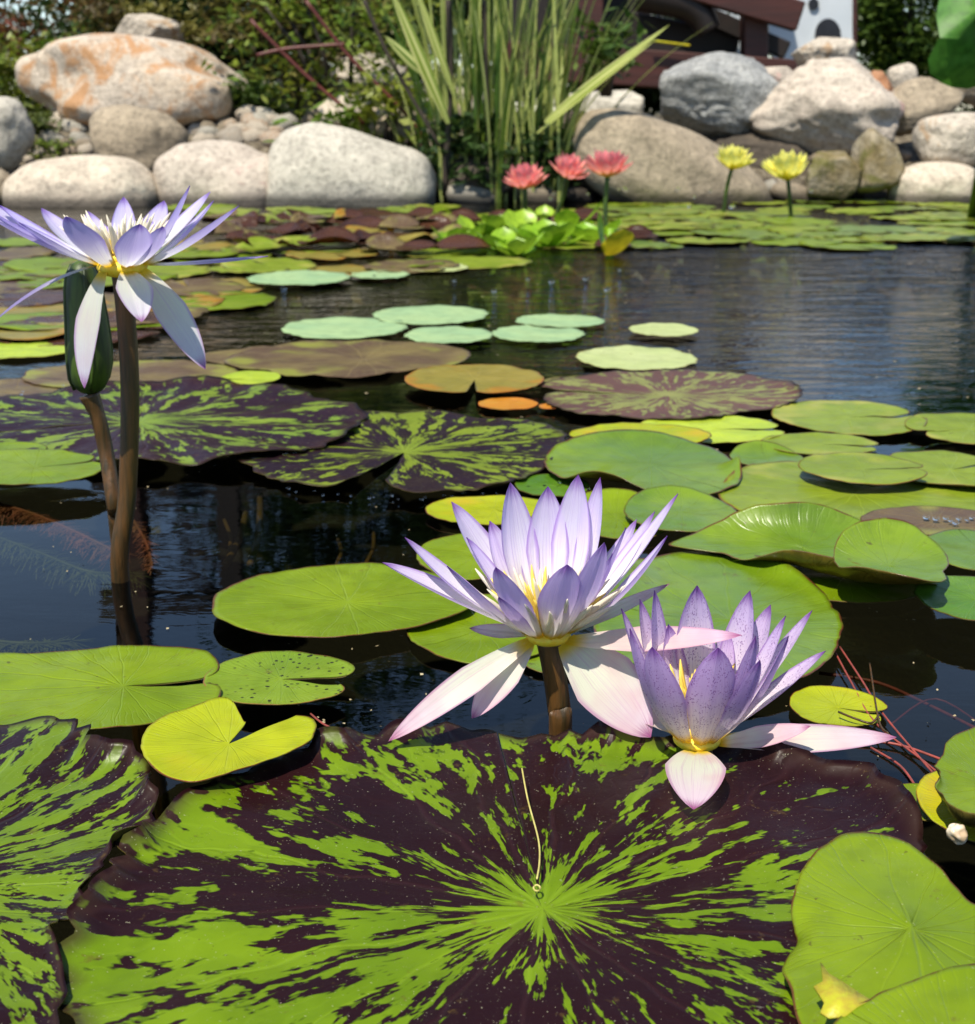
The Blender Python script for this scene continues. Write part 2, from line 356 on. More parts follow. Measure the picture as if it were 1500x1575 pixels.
fr = s.n('ShaderNodeFresnel'); fr.inputs[0].default_value = 1.38; s.set(fr.inputs['Normal'], nm)
mx = s.n('ShaderNodeMixShader'); s.t.links.new(fr.outputs[0], mx.inputs[0]); s.t.links.new(tr.outputs[0], mx.inputs[1]); s.t.links.new(gl.outputs[0], mx.inputs[2])
s.t.links.new(mx.outputs[0], s.out.inputs[0])
WV = [(-7.2, -4.6, 0), (7.2, -4.6, 0), (7.2, 5.7, 0), (-7.2, 5.7, 0)]
tag(mesh_obj('pond_water', WV, [(0,1,2,3)], s.m), kind='structure')

# ------------------------------------------------------------------ rocks
def ico(sub):
    import bmesh
    bm = bmesh.new(); bmesh.ops.create_icosphere(bm, subdivisions=sub, radius=1)
    v = [x.co.copy() for x in bm.verts]; f = [tuple(q.index for q in fa.verts) for fa in bm.faces]; bm.free(); return v, f
ICO4, ICO3, ICO2 = ico(5), ico(3), ico(2)
def rock_mesh(src, sc, seed, jag=0.0, sq=.75, low=.18):
    pr_ = random.Random(int(seed*1000)); planes = [(Vector((pr_.gauss(0,1), pr_.gauss(0,1), pr_.gauss(0,1))).normalized(), pr_.uniform(.70,.97)) for _ in range(22)]
    V = []
    for v in src[0]:
        q = Vector([math.copysign(abs(a)**sq, a) for a in v])
        q = q / max(1e-6, (abs(q.x)**3+abs(q.y)**3+abs(q.z)**3)**(1/3)) * (1-.0)
        q = v.lerp(q, .72)
        k = 1 + low*noise.noise(v*1.1+Vector((seed,0,seed))) + .035*noise.noise(v*4+Vector((seed,2,0)))
        if jag:
            vd = q.normalized(); k *= 1+jag*.22*noise.noise(v*2.3+Vector((0,seed,3)))
            for pn, pd_ in planes:
                dt = vd.dot(pn)
                if dt > .2: k = min(k, pd_/dt/q.length)
            k += jag*(.05*noise.noise(v*6+Vector((seed,0,0)))+.10*abs(noise.noise(v*4+Vector((seed,seed,3))))+.035*noise.noise(v*15))
        q = q*k; V.append((q.x*sc[0], q.y*sc[1], q.z*sc[2]))
    # fit exact box
    for ax in (0, 2):
        lo = min(a[ax] for a in V); hi = max(a[ax] for a in V); m = (hi+lo)/2; g = 2*sc[ax]/(hi-lo)
        V = [tuple((c-m)*g if i == ax else c for i, c in enumerate(a)) for a in V]
    return V
def rock(x0, x1, y0, y1, Y, mat, label, jag=0., rot=0., tilt=0., dep=.8, seed=None, group='rocks along the pond bank', name='rock', sq=.75, low=.18, sub=ICO4):
    a = PD(x0, (y0+y1)/2, Y); b = PD(x1, (y0+y1)/2, Y); t = PD((x0+x1)/2, y0, Y); u = PD((x0+x1)/2, y1, Y)
    rx = (b.x-a.x)/2; rz = (t.z-u.z)/2; c = (a+b)/2; c.z = (t.z+u.z)/2
    seed = seed if seed is not None else x0*.13+y0*.07
    ct, st = math.cos(tilt), math.sin(tilt)
    V = rock_mesh(sub, (rx, max(rx*dep, rz*.8), rz), seed, jag, sq, low)
    V = [(x*ct+z_*st, y, -x*st+z_*ct) for x, y, z_ in V]
    return tag(mesh_obj(name, V, sub[1], M[mat], loc=(c.x, Y+.0, c.z)), label, 'rock', group)
G1 = 'boulders round the pond edge'
rock(20, 376, 52, 212, 5.95, 'r_rust', 'large long boulder with orange rust stains lying highest on the left bank', tilt=.12, group=G1, dep=.6, sq=.6, low=.3, seed=4.4)
rock(-75, 50, 148, 264, 5.2, 'r_grey', 'grey rounded boulder cut by the left edge of the picture', group=G1)
rock(-60, 22, 255, 325, 4.85, 'r_brown', 'small brown-grey boulder low at the left picture edge by the water', group=G1)
rock(14, 254, 238, 400, 4.9, 'r_pale', 'smooth cream boulder at the waterline behind the tall left lily flower', group=G1, sq=.8, low=.1)
rock(140, 290, 163, 282, 5.25, 'r_brown', 'round brown-grey boulder below the rust-stained boulder', tilt=.2, group=G1)
rock(244, 452, 215, 420, 4.98, 'r_pinkgrey', 'pinkish grey boulder at the waterline left of the widest white-grey boulder', group=G1, low=.14)
rock(398, 672, 194, 430, 5.0, 'r_grey', 'wide pale grey boulder at the waterline left of the reeds', tilt=.12, group=G1, low=.12)
rock(178, 284, 20, 88, 6.5, 'r_white', 'white angular rock on top of the bank behind the rust-stained boulder', jag=.35, group=G1)
rock(868, 1200, 196, 350, 5.05, 'r_brown', 'long tan boulder sloping down to the right behind the pink lilies', tilt=.42, dep=.5, group=G1, low=.08, sq=.7)
rock(870, 990, 138, 200, 5.75, 'r_grey', 'pale rock peeping over the top of the sloping tan boulder', jag=.2, group=G1)
rock(1010, 1192, 78, 216, 5.55, 'r_blue', 'craggy blue-grey rock in front of the dark timber bridge', jag=.6, group=G1)
rock(1150, 1378, 88, 236, 5.45, 'r_pinkgrey', 'biggest craggy pinkish rock on the right bank with rusty right side', jag=.62, group=G1)
rock(1318, 1376, 108, 212, 5.42, 'r_red', 'upright rust-red stone slab against the big craggy rock', jag=.2, group=G1)
rock(1218, 1316, 56, 118, 5.85, 'r_white', 'bright white lumpy rock crowning the right rock pile', jag=.6, group=G1)
rock(1150, 1235, 102, 165, 5.8, 'r_pinkgrey', 'low pinkish rock between the blue-grey and the biggest craggy rock', jag=.3, group=G1)
rock(1352, 1478, 118, 205, 5.4, 'r_brown', 'brown angular rock under the big lotus leaf at the right', jag=.35, tilt=-.2, group=G1)
rock(1364, 1410, 96, 150, 5.9, 'r_white', 'small white round stone between the rust slab and the lotus leaf', group=G1, sub=ICO3)
rock(1405, 1535, 172, 262, 5.1, 'r_white', 'bright cream round boulder at the right picture edge', group=G1)
rock(1366, 1505, 247, 350, 5.0, 'r_pale', 'smooth beige boulder in the water below the bright cream one', group=G1)
rock(1312, 1388, 196, 298, 5.0, 'r_mossy', 'mossy upright stone left of the bright cream boulder', jag=.2, group=G1)
rock(1240, 1330, 232, 310, 4.97, 'r_mossy', 'dark mossy stone at the waterline right of the yellow lilies', jag=.35, group=G1)
rock(1470, 1560, 98, 168, 5.6, 'r_brown', 'brown rock at the far right edge under the lotus leaves', jag=.2, group=G1)
rock(1440, 1540, 356, 392, 4.05, 'r_pale', 'flat pale rock breaking the water surface at the right edge', group=G1, sub=ICO3)
rock(1045, 1330, 188, 290, 5.5, 'r_dark', 'ledge stone coloured dark for the shadow under the craggy rocks', jag=.7, dep=.5, group=G1)  # ledge rock; its dark colour also paints the shadow under the overhang
rock(505, 640, 80, 138, 6.3, 'r_white', 'bright white slab behind the vines left of the reeds', jag=.3, group=G1)
rock(490, 590, 142, 208, 5.7, 'r_pale', 'tan rock under the yellow vine leaves', jag=.2, group=G1)
rock(560, 650, 160, 235, 5.5, 'r_brown', 'brown rock between the wide pale boulder and the reeds', jag=.3, group=G1)
rock(640, 760, 130, 210, 5.9, 'r_white', 'white rock glimpsed through the base of the reeds', jag=.4, group=G1)
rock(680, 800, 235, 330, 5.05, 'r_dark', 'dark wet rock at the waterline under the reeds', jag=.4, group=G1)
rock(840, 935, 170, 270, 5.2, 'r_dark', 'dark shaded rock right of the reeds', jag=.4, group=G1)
stone_src = [mesh_obj('stone', rock_mesh(ICO2, (1,.8,.6), k*3.3, .25), ICO2[1], M[m]) for k, m in enumerate(['r_pale','r_grey','r_brown','r_white','r_rust','r_pale'])]
used = set(); 
def stones(n, x0, x1, y0, y1, w0, w1, what, grp):
    for _ in range(n):
        x = rnd.uniform(x0, x1); y = rnd.uniform(y0, y1)
        # intersect bank slope
        Y = 4.9
        for _k in range(60):
            q = PD(x, y, Y)
            if q.z <= bank_z(q.x, Y): break
            Y += .03
        q = PD(x, y, Y); k = rnd.randrange(6); r = rnd.uniform(w0, w1)/2/pxm(Y)
        o = stone_src[k] if k not in used else inst(stone_src[k], 'stone')
        used.add(k)
        o.location = (q.x, Y, q.z+r*.3); o.rotation_euler = (rnd.uniform(-.4,.4), rnd.uniform(-.4,.4), rnd.uniform(0,6)); o.scale = (r, r, r)
        tag(o, what, 'stone', grp)
stones(34, 35, 150, 165, 240, 18, 42, 'loose pale angular stone in the gap left of the round brown boulder', 'loose stones left of the brown boulder')
stones(46, 285, 440, 172, 228, 20, 50, 'loose cream stone on the bank under the rust-stained boulder', 'loose stones under the rust-stained boulder')
stones(60, 400, 680, 138, 205, 20, 52, 'loose stone in the shade behind the wide pale boulder', 'loose stones behind the wide pale boulder')
stones(26, 880, 1500, 235, 300, 16, 40, 'loose stone at the waterline of the right bank', 'loose stones on the right bank')
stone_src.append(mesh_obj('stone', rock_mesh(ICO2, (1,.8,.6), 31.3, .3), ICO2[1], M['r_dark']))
def wet(n, x0, x1, what, grp):
    for i in range(n):
        x = x0+(x1-x0)*(i+rnd.random()*.8)/n; q = P(x, rnd.uniform(299, 312)); r_ = rnd.uniform(16, 46)/pxm(q.y)
        o = stone_src[6] if (6 not in used) else inst(rnd.choice([stone_src[6], stone_src[6], stone_src[2], stone_src[1]]), 'stone'); used.add(6)
        o.location = (q.x, q.y+.06, .018); o.scale = (r_, r_, r_*.8); o.rotation_euler = (0, rnd.uniform(-.3,.3), rnd.uniform(0,6)); tag(o, what, 'stone', grp)
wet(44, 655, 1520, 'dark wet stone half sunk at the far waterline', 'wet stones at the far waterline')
stones(16, -20, 60, 235, 320, 16, 34, 'loose stone beside the cream boulder at the left edge', 'loose stones at the left edge')

# ------------------------------------------------------------------ lily pads
def in_arc(a, c, w):
    d = (a-c+math.pi) % (2*math.pi) - math.pi
    return max(0., 1-(d/w)**2)**2 if abs(d) < w else 0.
def pad(mat, label, cx, cy, w=None, h=None, notch=None, op=5, z=.004, poly=None, curls=(), tooth=0, nt_=40, wavy=.012, rip=.0, seed=None, group=None, segs=150, rings=16, dome=0., cat='lily pad', name='lily_pad', fold=None, fr=1.0):
    seed = seed if seed is not None else cx*.017+cy*.011
    if poly:
        c = P(cx, cy, z); pg = [P(a, b, z)-c for a, b in poly]
        pg = sorted([(math.atan2(q.y, q.x), q.xy.length) for q in pg])
        def rad(th):
            th = (th+math.pi) % (2*math.pi)-math.pi; n = len(pg)
            for i in range(n):
                a0, r0 = pg[i]; a1, r1 = pg[(i+1) % n]
                if i == n-1: a1 += 2*math.pi
                t_ = th if th >= pg[0][0] else th+2*math.pi
                if a0 <= t_ <= a1:
                    k = (t_-a0)/max(1e-6, a1-a0)
                    rm = pg[i-1][1]; rp = pg[(i+2) % n][1]
                    return .5*((2*r0)+(r1-rm)*k+(2*rm-5*r0+4*r1-rp)*k*k+(3*r0-rm-3*r1+rp)*k**3)
            return r0
    else:
        yb = P(cx, cy-h/2, z).y; yf = P(cx, cy+h/2, z).y; ym = P(cx, cy, z).y
        c = P(cx, cy, z); rx = w/2/F*(c-CAM).dot(FW); ry = (yb-yf)/2; c.y = (yb+yf)/2
        ry = min(ry, rx*1.25)
        def rad(th): return 1/math.sqrt((math.cos(th)/rx)**2+(math.sin(th)/ry)**2)
    na = R(notch) if notch is not None else R(137+seed*50); ow = R(op) if notch is not None else 0.004
    V, UV, Fc = [], [], []
    base = c
    for i in range(rings+1):
        t = (i/rings)**.8; t = min(t, 1)
        for j in range(segs+1):
            s_ = j/segs; th = na+ow*(1 if t > 0 else 0)+(2*math.pi-2*ow)*s_
            if notch is not None:      # rounded lobes
                e = min(s_, 1-s_)*2*math.pi; cr = 1-(.16 if op > 1 else .03)*max(0, 1-e/.28)**2
            else: cr = 1
            q = Vector((math.cos(th), math.sin(th), 0))
            r = rad(th)*cr*(1+wavy*(noise.noise(q*2.3+Vector((seed,0,0)))*1.2+noise.noise(q*7+Vector((seed,5,0)))))
            if tooth: r *= 1+tooth*(abs(((th*nt_/2/math.pi+.6*noise.noise(q*4+Vector((seed,9,0)))) % 1)-.5)*2-.5)*(.5+noise.noise(q*5+Vector((0,seed,0))))*2
            x, y = math.cos(th)*r*t, math.sin(th)*r*t
            R0 = rad(th)
            zz = .0016*noise.noise(Vector((x*28+seed, y*28, 0)))*min(1, R0/.05)
            zz += .0007*noise.noise(Vector((x*75, y*75+seed, 0)))
            zz += rip*t*t*math.sin(th*11+seed+2*noise.noise(q*2))*R0
            zz -= dome*R0*(1-t)**2
            zz += .0012*(t**8)
            for (ca, cw, am, p_) in curls:
                k = in_arc(th, R(ca), R(cw)); u = max(0, (t-p_)/(1-p_)); lift = am*k
                # curl: raise and pull in along an arc
                ang = min(2.9, abs(lift)*u/ max(1e-4,(1-p_)*R0) *1.3)
                if lift:
                    L = (1-p_)*R0*u
                    if ang > 1e-4:
                        rr = L/ang; hor = rr*math.sin(ang); ver = rr*(1-math.cos(ang))
                        dx = hor-L; zz += math.copysign(ver, lift); x += math.cos(th)*dx; y += math.sin(th)*dx
            V.append(Vector((x, y, zz))); UV.append((s_+(na/2/math.pi) % 1, t))
    S = segs+1
    for i in range(rings):
        for j in range(segs):
            a = i*S+j; Fc.append((a, a+S, a+S+1, a+1))
    nV = len(V)
    # underside with thickness
    th_ = .0007
    for k in range(nV): V.append(V[k]-Vector((0,0,th_))); UV.append((UV[k][0]+10, UV[k][1]))
    top = len(Fc)
    for k in range(top): a = Fc[k]; Fc.append(tuple(q+nV for q in a[::-1]))
    for j in range(segs):
        a = rings*S+j; Fc.append((a, a+nV, a+nV+1, a+1))
    if notch is not None:
        for i in range(rings):
            for j in (0, segs):
                a = i*S+j; b = a+S; Fc.append((a, b, b+nV, a+nV))
    o = mesh_obj(name, V, Fc, M[mat], loc=base, uv=UV)
    return tag(o, label, cat, group)
GP = 'lily pads near the camera'; GM = 'variegated lily pads'; GA = 'pale aqua pads in midwater'
# foreground
big = pad('vari', 'huge maroon and green streaked lily pad filling the foreground below both front flowers', 835, 1388, z=.009, notch=96, op=.12, tooth=.035, nt_=52, wavy=.025, rip=.009, segs=420, rings=36, dome=.02,
    curls=[(124,6,.012,.9),(112,5,.012,.9),(75,7,.014,.88),(48,6,.012,.9),(22,6,.012,.9),(165,6,.012,.9),(150,25,.006,.86),(35,18,.012,.88),(180,20,.012,.9),(60,14,.01,.9)], group=GM,
    poly=[(110,1450),(150,1365),(195,1305),(255,1255),(330,1222),(400,1185),(480,1150),(550,1135),(620,1128),(690,1112),(760,1122),(830,1130),(900,1135),(985,1140),(1100,1152),(1220,1172),(1330,1198),(1400,1240),(1430,1300),(1440,1380),(1400,1500),(1300,1640),(1100,1740),(850,1780),(600,1760),(350,1700),(170,1610),(100,1530)])
pad('variL', 'streaked maroon and green lily pad with a frilled edge at the bottom left corner', -190, 1370, z=.012, notch=190, op=4, tooth=.035, nt_=50, wavy=.02, rip=.012, segs=420, rings=32, group=GM,
    curls=[(62,16,.02,.82),(40,10,.016,.84),(20,9,.014,.86),(-2,9,.010,.88),(-25,10,.008,.86)],
    poly=[(-760,1330),(-600,1180),(-350,1115),(-150,1100),(0,1108),(90,1112),(150,1160),(215,1172),(245,1215),(238,1275),(190,1310),(150,1345),(128,1400),(88,1450),(100,1530),(70,1620),(-60,1720),(-350,1760),(-600,1650),(-740,1480)])
pad('green', 'large flat green lily pad with a notch facing right at the left edge', 190, 1056, z=.008, notch=12, op=7, poly=[(-120,1050),(-70,1020),(40,1005),(140,998),(240,996),(310,1003),(338,1025),(342,1060),(338,1078),(290,1100),(210,1118),(140,1126),(50,1126),(-60,1100)], group=GP, segs=200)
pad('spot', 'green lily pad peppered with black specks in front of the wide notched one', 432, 1046, 236, 82, notch=-6, op=10, z=.007, group=GP)
pad('yellow', 'heart-shaped yellow-green lily pad with its notch pointing away', 352, 1142, z=.019, notch=62, op=15, poly=[(218,1150),(230,1120),(262,1100),(310,1085),(348,1076),(368,1100),(380,1110),(410,1098),(458,1086),(482,1108),(478,1140),(430,1165),(370,1186),(300,1205),(245,1192),(225,1172)], group=GP, segs=200)
pad('green', 'wide green lily pad left of the middle flower', 535, 926, z=.007, poly=[(326,940),(335,915),(380,893),(450,878),(530,869),(610,872),(680,885),(730,910),(725,935),(680,955),(600,972),(520,983),(440,980),(370,968),(335,952)], group=GP, segs=200)
pad('green', 'green lily pad mostly hidden under the open middle flower', 735, 858, 190, 96, notch=None, z=.005, group=GP)
pad('yellow', 'yellow-green lily pad behind the middle flower', 760, 786, 212, 44, notch=-40, op=5, z=.004, group=GP)
pad('green', 'green lily pad poking out under the middle flower', 745, 970, 240, 110, z=.003, group=GP)
pad('gloss', 'green pad in the gap between the stem and the spotted flower', 860, 1010, 130, 80, z=.002, group=GP)
pad('gloss', 'big round glossy green lily pad behind the spotted purple flower', 1125, 948, z=.008, poly=[(920,940),(945,895),(1000,862),(1070,850),(1140,858),(1200,878),(1255,905),(1285,940),(1290,985),(1270,1020),(1215,1050),(1120,1065),(1020,1050),(950,1010)], dome=.03, curls=[(150,45,.030,.45),(60,25,.008,.8)], group=GP, segs=200)
pad('gloss', 'large glossy lily pad with its front edge folded up showing a brown underside', 1235, 838, z=.012, poly=[(1030,840),(1060,826),(1110,816),(1180,810),(1250,808),(1330,814),(1395,824),(1425,836),(1435,870),(1425,915),(1370,920),(1290,905),(1200,880),(1110,852)],
    curls=[(95,80,.034,.3),(-95,50,.03,.62)], group=GP, segs=220, rings=28, dome=.02)
pad('green', 'green under-lobe of pad below the folded glossy leaf', 1300, 890, 260, 80, z=.004, group=GP)
pad('gloss', 'small cupped glossy lily pad with red underside rim on the folded leaf', 1368, 868, z=.03, poly=[(1282,858),(1300,838),(1340,828),(1390,828),(1425,842),(1452,880),(1440,905),(1380,905),(1320,888)], curls=[(90,80,.022,.25),(-110,60,.012,.6)], group=GP, dome=.02)
pad('olive', 'very wide pale lily pad spanning behind the folded glossy leaf', 1315, 757, z=.006, poly=[(1105,765),(1125,735),(1160,715),(1230,712),(1330,718),(1450,730),(1540,745),(1560,765),(1540,785),(1450,800),(1330,808),(1200,800),(1130,785)], group=GP, segs=200, curls=[(155,20,.008,.85)])
pad('olive', 'oval lily pad with thin red rim resting on the very wide pale pad', 1328, 721, 196, 46, notch=-8, op=4, z=.016, group=GP, curls=[(-90,70,-.003,.8)])
pad('gloss', 'light green lily pad with folded brown front edge behind the middle flower', 1000, 715, z=.008, poly=[(838,715),(850,695),(900,683),(960,678),(1030,682),(1090,692),(1130,710),(1142,728),(1120,752),(1070,765),(1000,762),(930,755),(870,740)], curls=[(-120,30,.022,.6),(-15,25,.018,.65),(100,70,.016,.35)], group=GP, segs=200)
pad('yellow', 'yellow-green lily pad with red mottling left of the paler notched ones', 985, 670, 218, 34, z=.009, group=GP)
pad('brightyel', 'thin bright yellow-green lily pad with notch facing right under the far variegated pad', 1095, 661, 232, 42, notch=-2, op=6, z=.004, group=GP)
pad('olive', 'round green lily pad with open notch nearest the sky reflection', 1306, 643, 232, 54, notch=6, op=5, z=.005, group=GP)
pad('olive', 'thin green lily pad below the round notched one', 1262, 684, 186, 33, notch=-12, op=5, z=.005, group=GP)
pad('gloss', 'small shiny pad beside the light green folded one', 1180, 706, 112, 38, z=.004, curls=[(90,70,.010,.3)], group=GP)
pad('olive', 'flat green lily pad at the right edge beside the blue reflection', 1495, 662, 190, 62, notch=200, op=3, z=.006, group=GP)
pad('olive', 'green lily pad at the right edge under the oval red-rimmed pad', 1465, 725, 200, 72, z=.008, notch=30, op=4, group=GP, curls=[(-90,60,.004,.8)])
pad('brown', 'brownish lily pad strip behind the cupped glossy pad', 1440, 803, 230, 44, z=.009, group=GP)
pad('gloss', 'lily pad at the right edge just behind the deep green one', 1515, 850, 180, 66, z=.011, group=GP)
pad('deep', 'deep green oval lily pad at the right edge above dark water', 1505, 925, 182, 90, z=.014, group=GP)
pad('green', 'green lily pad with curled front left of the cream highlight, behind the middle flower', 950, 800, 180, 78, z=.004, curls=[(90,60,.014,.35)], group=GP)
pad('gloss', 'lily pad with brown rim between middle flower and folded leaf', 1048, 790, 175, 62, z=.010, curls=[(100,60,.010,.4)], group=GP)
pad('deep', 'small dark green pad seen just left above the middle flower', 850, 748, 115, 40, z=.003, group=GP)
pad('yellow', 'small green lily pad with torn notch right of the spotted flower', 1290, 1089, 148, 62, notch=-30, op=6, z=.003, group=GP)
pad('green', 'small green lily pad tucked beneath the bubble pad at right', 1420, 1238, 130, 60, z=.003, group=GP)
pad('green', 'green lily pad with a shiny bubble curling up at the right edge', 1530, 1205, z=.018, poly=[(1438,1210),(1450,1165),(1490,1125),(1560,1110),(1640,1150),(1660,1230),(1600,1300),(1530,1300),(1470,1285),(1443,1250)], curls=[(-120,50,.016,.7),(180,40,.008,.8)], group=GP, dome=.1)
pad('yellow', 'yellowish rim of a pad lying under the bubble pad at right', 1530, 1250, 220, 170, z=.008, group=GP)
pad('green', 'big bright green lily pad with a yellow patch in the bottom right corner', 1400, 1440, z=.016, poly=[(1212,1440),(1216,1390),(1232,1345),(1268,1305),(1310,1284),(1370,1290),(1430,1325),(1462,1360),(1500,1395),(1600,1440),(1620,1560),(1500,1680),(1350,1690),(1250,1610),(1218,1530)], dome=-.06, curls=[(175,40,-.012,.7)], group=GP, segs=200)
pad('green', 'green lily pad overlapping the very bottom right corner', 1480, 1640, z=.024, poly=[(1270,1600),(1300,1562),(1350,1535),(1420,1508),(1500,1488),(1600,1480),(1700,1600),(1600,1780),(1400,1760),(1290,1680)], group=GP, segs=160)
# middle
pad('variN', 'maroon and green streaked lily pad left of centre behind the stem', 215, 648, z=.010, notch=200, op=3, tooth=.03, wavy=.03, rip=.015, group=GM, segs=300, rings=24, poly=[(-60,650),(-20,620),(80,603),(200,595),(330,592),(430,600),(510,615),(556,640),(545,665),(470,688),(380,703),(270,712),(150,708),(20,695),(-40,675)], curls=[(90,60,.010,.85)])
pad('variM', 'maroon and green streaked lily pad with a folded cleft in the picture centre', 622, 690, z=.006, notch=-100, op=7, tooth=.02, wavy=.025, rip=.012, group=GM, segs=300, rings=24, poly=[(365,705),(390,685),(460,660),(540,640),(620,632),(700,638),(780,645),(850,655),(868,680),(850,710),(790,740),(700,757),(620,765),(520,758),(440,742),(385,722)], curls=[(-100,14,.012,.1)], dome=.02)
pad('variF', 'reddish brown and green streaked lily pad right of the orange leaf', 1028, 607, z=.006, notch=172, op=3, tooth=.02, wavy=.02, rip=.006, group=GM, segs=240, poly=[(825,592),(880,580),(960,572),(1060,570),(1150,577),(1205,590),(1232,605),(1215,622),(1150,635),(1050,645),(950,642),(870,632),(835,612)], curls=[(10,30,.008,.85)])
pad('copper', 'round copper-olive lily pad with its notch facing the camera', 730, 584, 214, 46, notch=-92, op=4, z=.009, group=GP)
pad('orange', 'bright orange dying lily leaf under the copper pad', 782, 622, 92, 18, z=.004, group=GP)
pad('orange', 'tiny orange leaf piece right of the bigger orange one', 846, 626, 34, 22, z=.004, group=GP)
pad('brown', 'large brown lily pad with olive tint left of the copper pad', 560, 552, z=.006, poly=[(345,560),(380,540),(450,528),(560,524),(660,528),(722,543),(700,560),(620,572),(520,580),(440,578),(400,570)], wavy=.02, group=GP, rip=.006)
pad('brown', 'brown lily pad lying left behind the large brown one', 415, 549, 210, 30, z=.003, group=GP)
pad('brown', 'brown mottled lily pad stretching behind the bud stem', 200, 577, 330, 44, z=.004, wavy=.03, group=GP)
pad('brown', 'brown-green lily pad low at the left edge behind the streaked pad', 20, 605, 220, 44, z=.003, group=GP)
pad('brightyel', 'small bright yellow-green lily pad right of the flower stem', 385, 582, 92, 28, notch=200, op=8, z=.012, group=GP)
pad('brightyel', 'yellow-green lily pad at the left edge behind the bud', 40, 535, 200, 34, z=.004, group=GP)
pad('green', 'green lily pad at the left edge in front of the streaked pad', 55, 718, z=.016, poly=[(-90,715),(-40,700),(30,693),(110,696),(160,712),(150,730),(90,742),(20,747),(-60,740)], group=GP, notch=25, op=4)
pad('green', 'second green lily pad at the left edge tucked behind the first', 10, 694, 120, 26, z=.012, group=GP)
pad('brown', 'drowned brown pad between copper and streaked pads', 905, 592, 150, 26, z=.003, group=GP)
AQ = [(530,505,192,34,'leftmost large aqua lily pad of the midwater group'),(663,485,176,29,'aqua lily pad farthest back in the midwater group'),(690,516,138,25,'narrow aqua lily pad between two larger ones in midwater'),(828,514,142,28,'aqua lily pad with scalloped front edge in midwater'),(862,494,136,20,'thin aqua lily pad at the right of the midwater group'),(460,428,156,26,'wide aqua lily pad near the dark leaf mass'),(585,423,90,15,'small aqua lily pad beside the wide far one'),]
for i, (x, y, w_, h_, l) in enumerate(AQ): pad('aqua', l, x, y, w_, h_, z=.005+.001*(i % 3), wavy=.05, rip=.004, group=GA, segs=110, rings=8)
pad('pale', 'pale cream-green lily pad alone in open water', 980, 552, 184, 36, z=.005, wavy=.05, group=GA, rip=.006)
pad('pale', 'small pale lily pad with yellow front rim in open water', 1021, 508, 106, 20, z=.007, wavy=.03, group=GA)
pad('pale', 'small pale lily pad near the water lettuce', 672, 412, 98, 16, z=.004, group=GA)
# far left pads, far rows
def generic(mats, n, x0, x1, y0, y1, w0, w1, ratio, label, grp, seed):
    r = random.Random(seed); src = {}
    for i in range(n):
        y = y0+(y1-y0)*((i+.5)/n); x = r.uniform(x0, x1); m = r.choice(mats); w_ = r.uniform(w0, w1)*(y-120)/250; h_ = w_*ratio*(y-170)/250
        k = (m, i % 3)
        c = P(x, y, .003)
        if k not in src:
            o = pad(m, label, x, y, w_, h_, z=.003, notch=r.uniform(0,360), op=6, segs=48, rings=5, wavy=.04, rip=.01, group=grp, seed=seed+i); src[k] = (o, o.dimensions.x or 1, w_/((y-170)/CH))
        else:
            s0, _, w0m = src[k]; o = inst(s0, 'lily_pad'); q = (w_/((y-170)/CH))/w0m
            o.scale = (q, q, q); o.rotation_euler = (r.uniform(-.03,.03), r.uniform(-.03,.03), r.uniform(0, 6.28)); o.location = (c.x, c.y, .003+.004*r.random()); tag(o, label, 'lily pad', grp)
generic(['brown','olive','copper','brown','green','maroon'], 30, -60, 330, 372, 520, 110, 190, .5, 'green lily pad behind the tall left flower and its bud', 'lily pads behind the tall left flower', 3)
generic(['olive','copper','brown','green'], 14, 330, 720, 384, 418, 90, 160, .5, 'olive lily pad in the row before the dark maroon leaves', 'olive pads before the maroon leaves', 11)
generic(['green','olive','gloss','olive'], 76, 860, 1520, 309, 378, 90, 170, .5, 'green lily pad in the far carpet below the yellow flowers', 'far carpet of green pads', 5)
generic(['olive','green'], 16, 300, 760, 318, 345, 80, 150, .5, 'far green lily pad at the foot of the wide pale boulder', 'far pads at the foot of the boulders', 6)
# dark maroon curled leaves
r = random.Random(4)
for i in range(34):
    x = 345+(i*97 % 370)+r.uniform(-12,12); y = 332+(i*31 % 54); w_ = r.uniform(50,100)
    a = r.uniform(0,360)
    pad('maroon' if i % 3 else r.choice(['brown','olive','copper']), 'dark maroon lily leaf lifted and curled in the dark leaf mass', x, y, w_, w_*.2, z=.006+.01*r.random(), segs=48, rings=7, wavy=.05, curls=[(90+r.uniform(-60,60),70,r.uniform(.01,.05),.2),(270+r.uniform(-50,50),60,r.choice([0,.01,.03]),.3)], group='dark maroon curled leaves', notch=a, op=8)
for i in range(7):
    x = 720+i*45+r.uniform(-10,10)
    pad('maroon', 'dark maroon leaf beside the water lettuce clump', x, 330+r.uniform(0,50), 60, 12, z=.01, segs=40, rings=6, curls=[(90,60,.04,.3)], group='maroon leaves by the water lettuce')

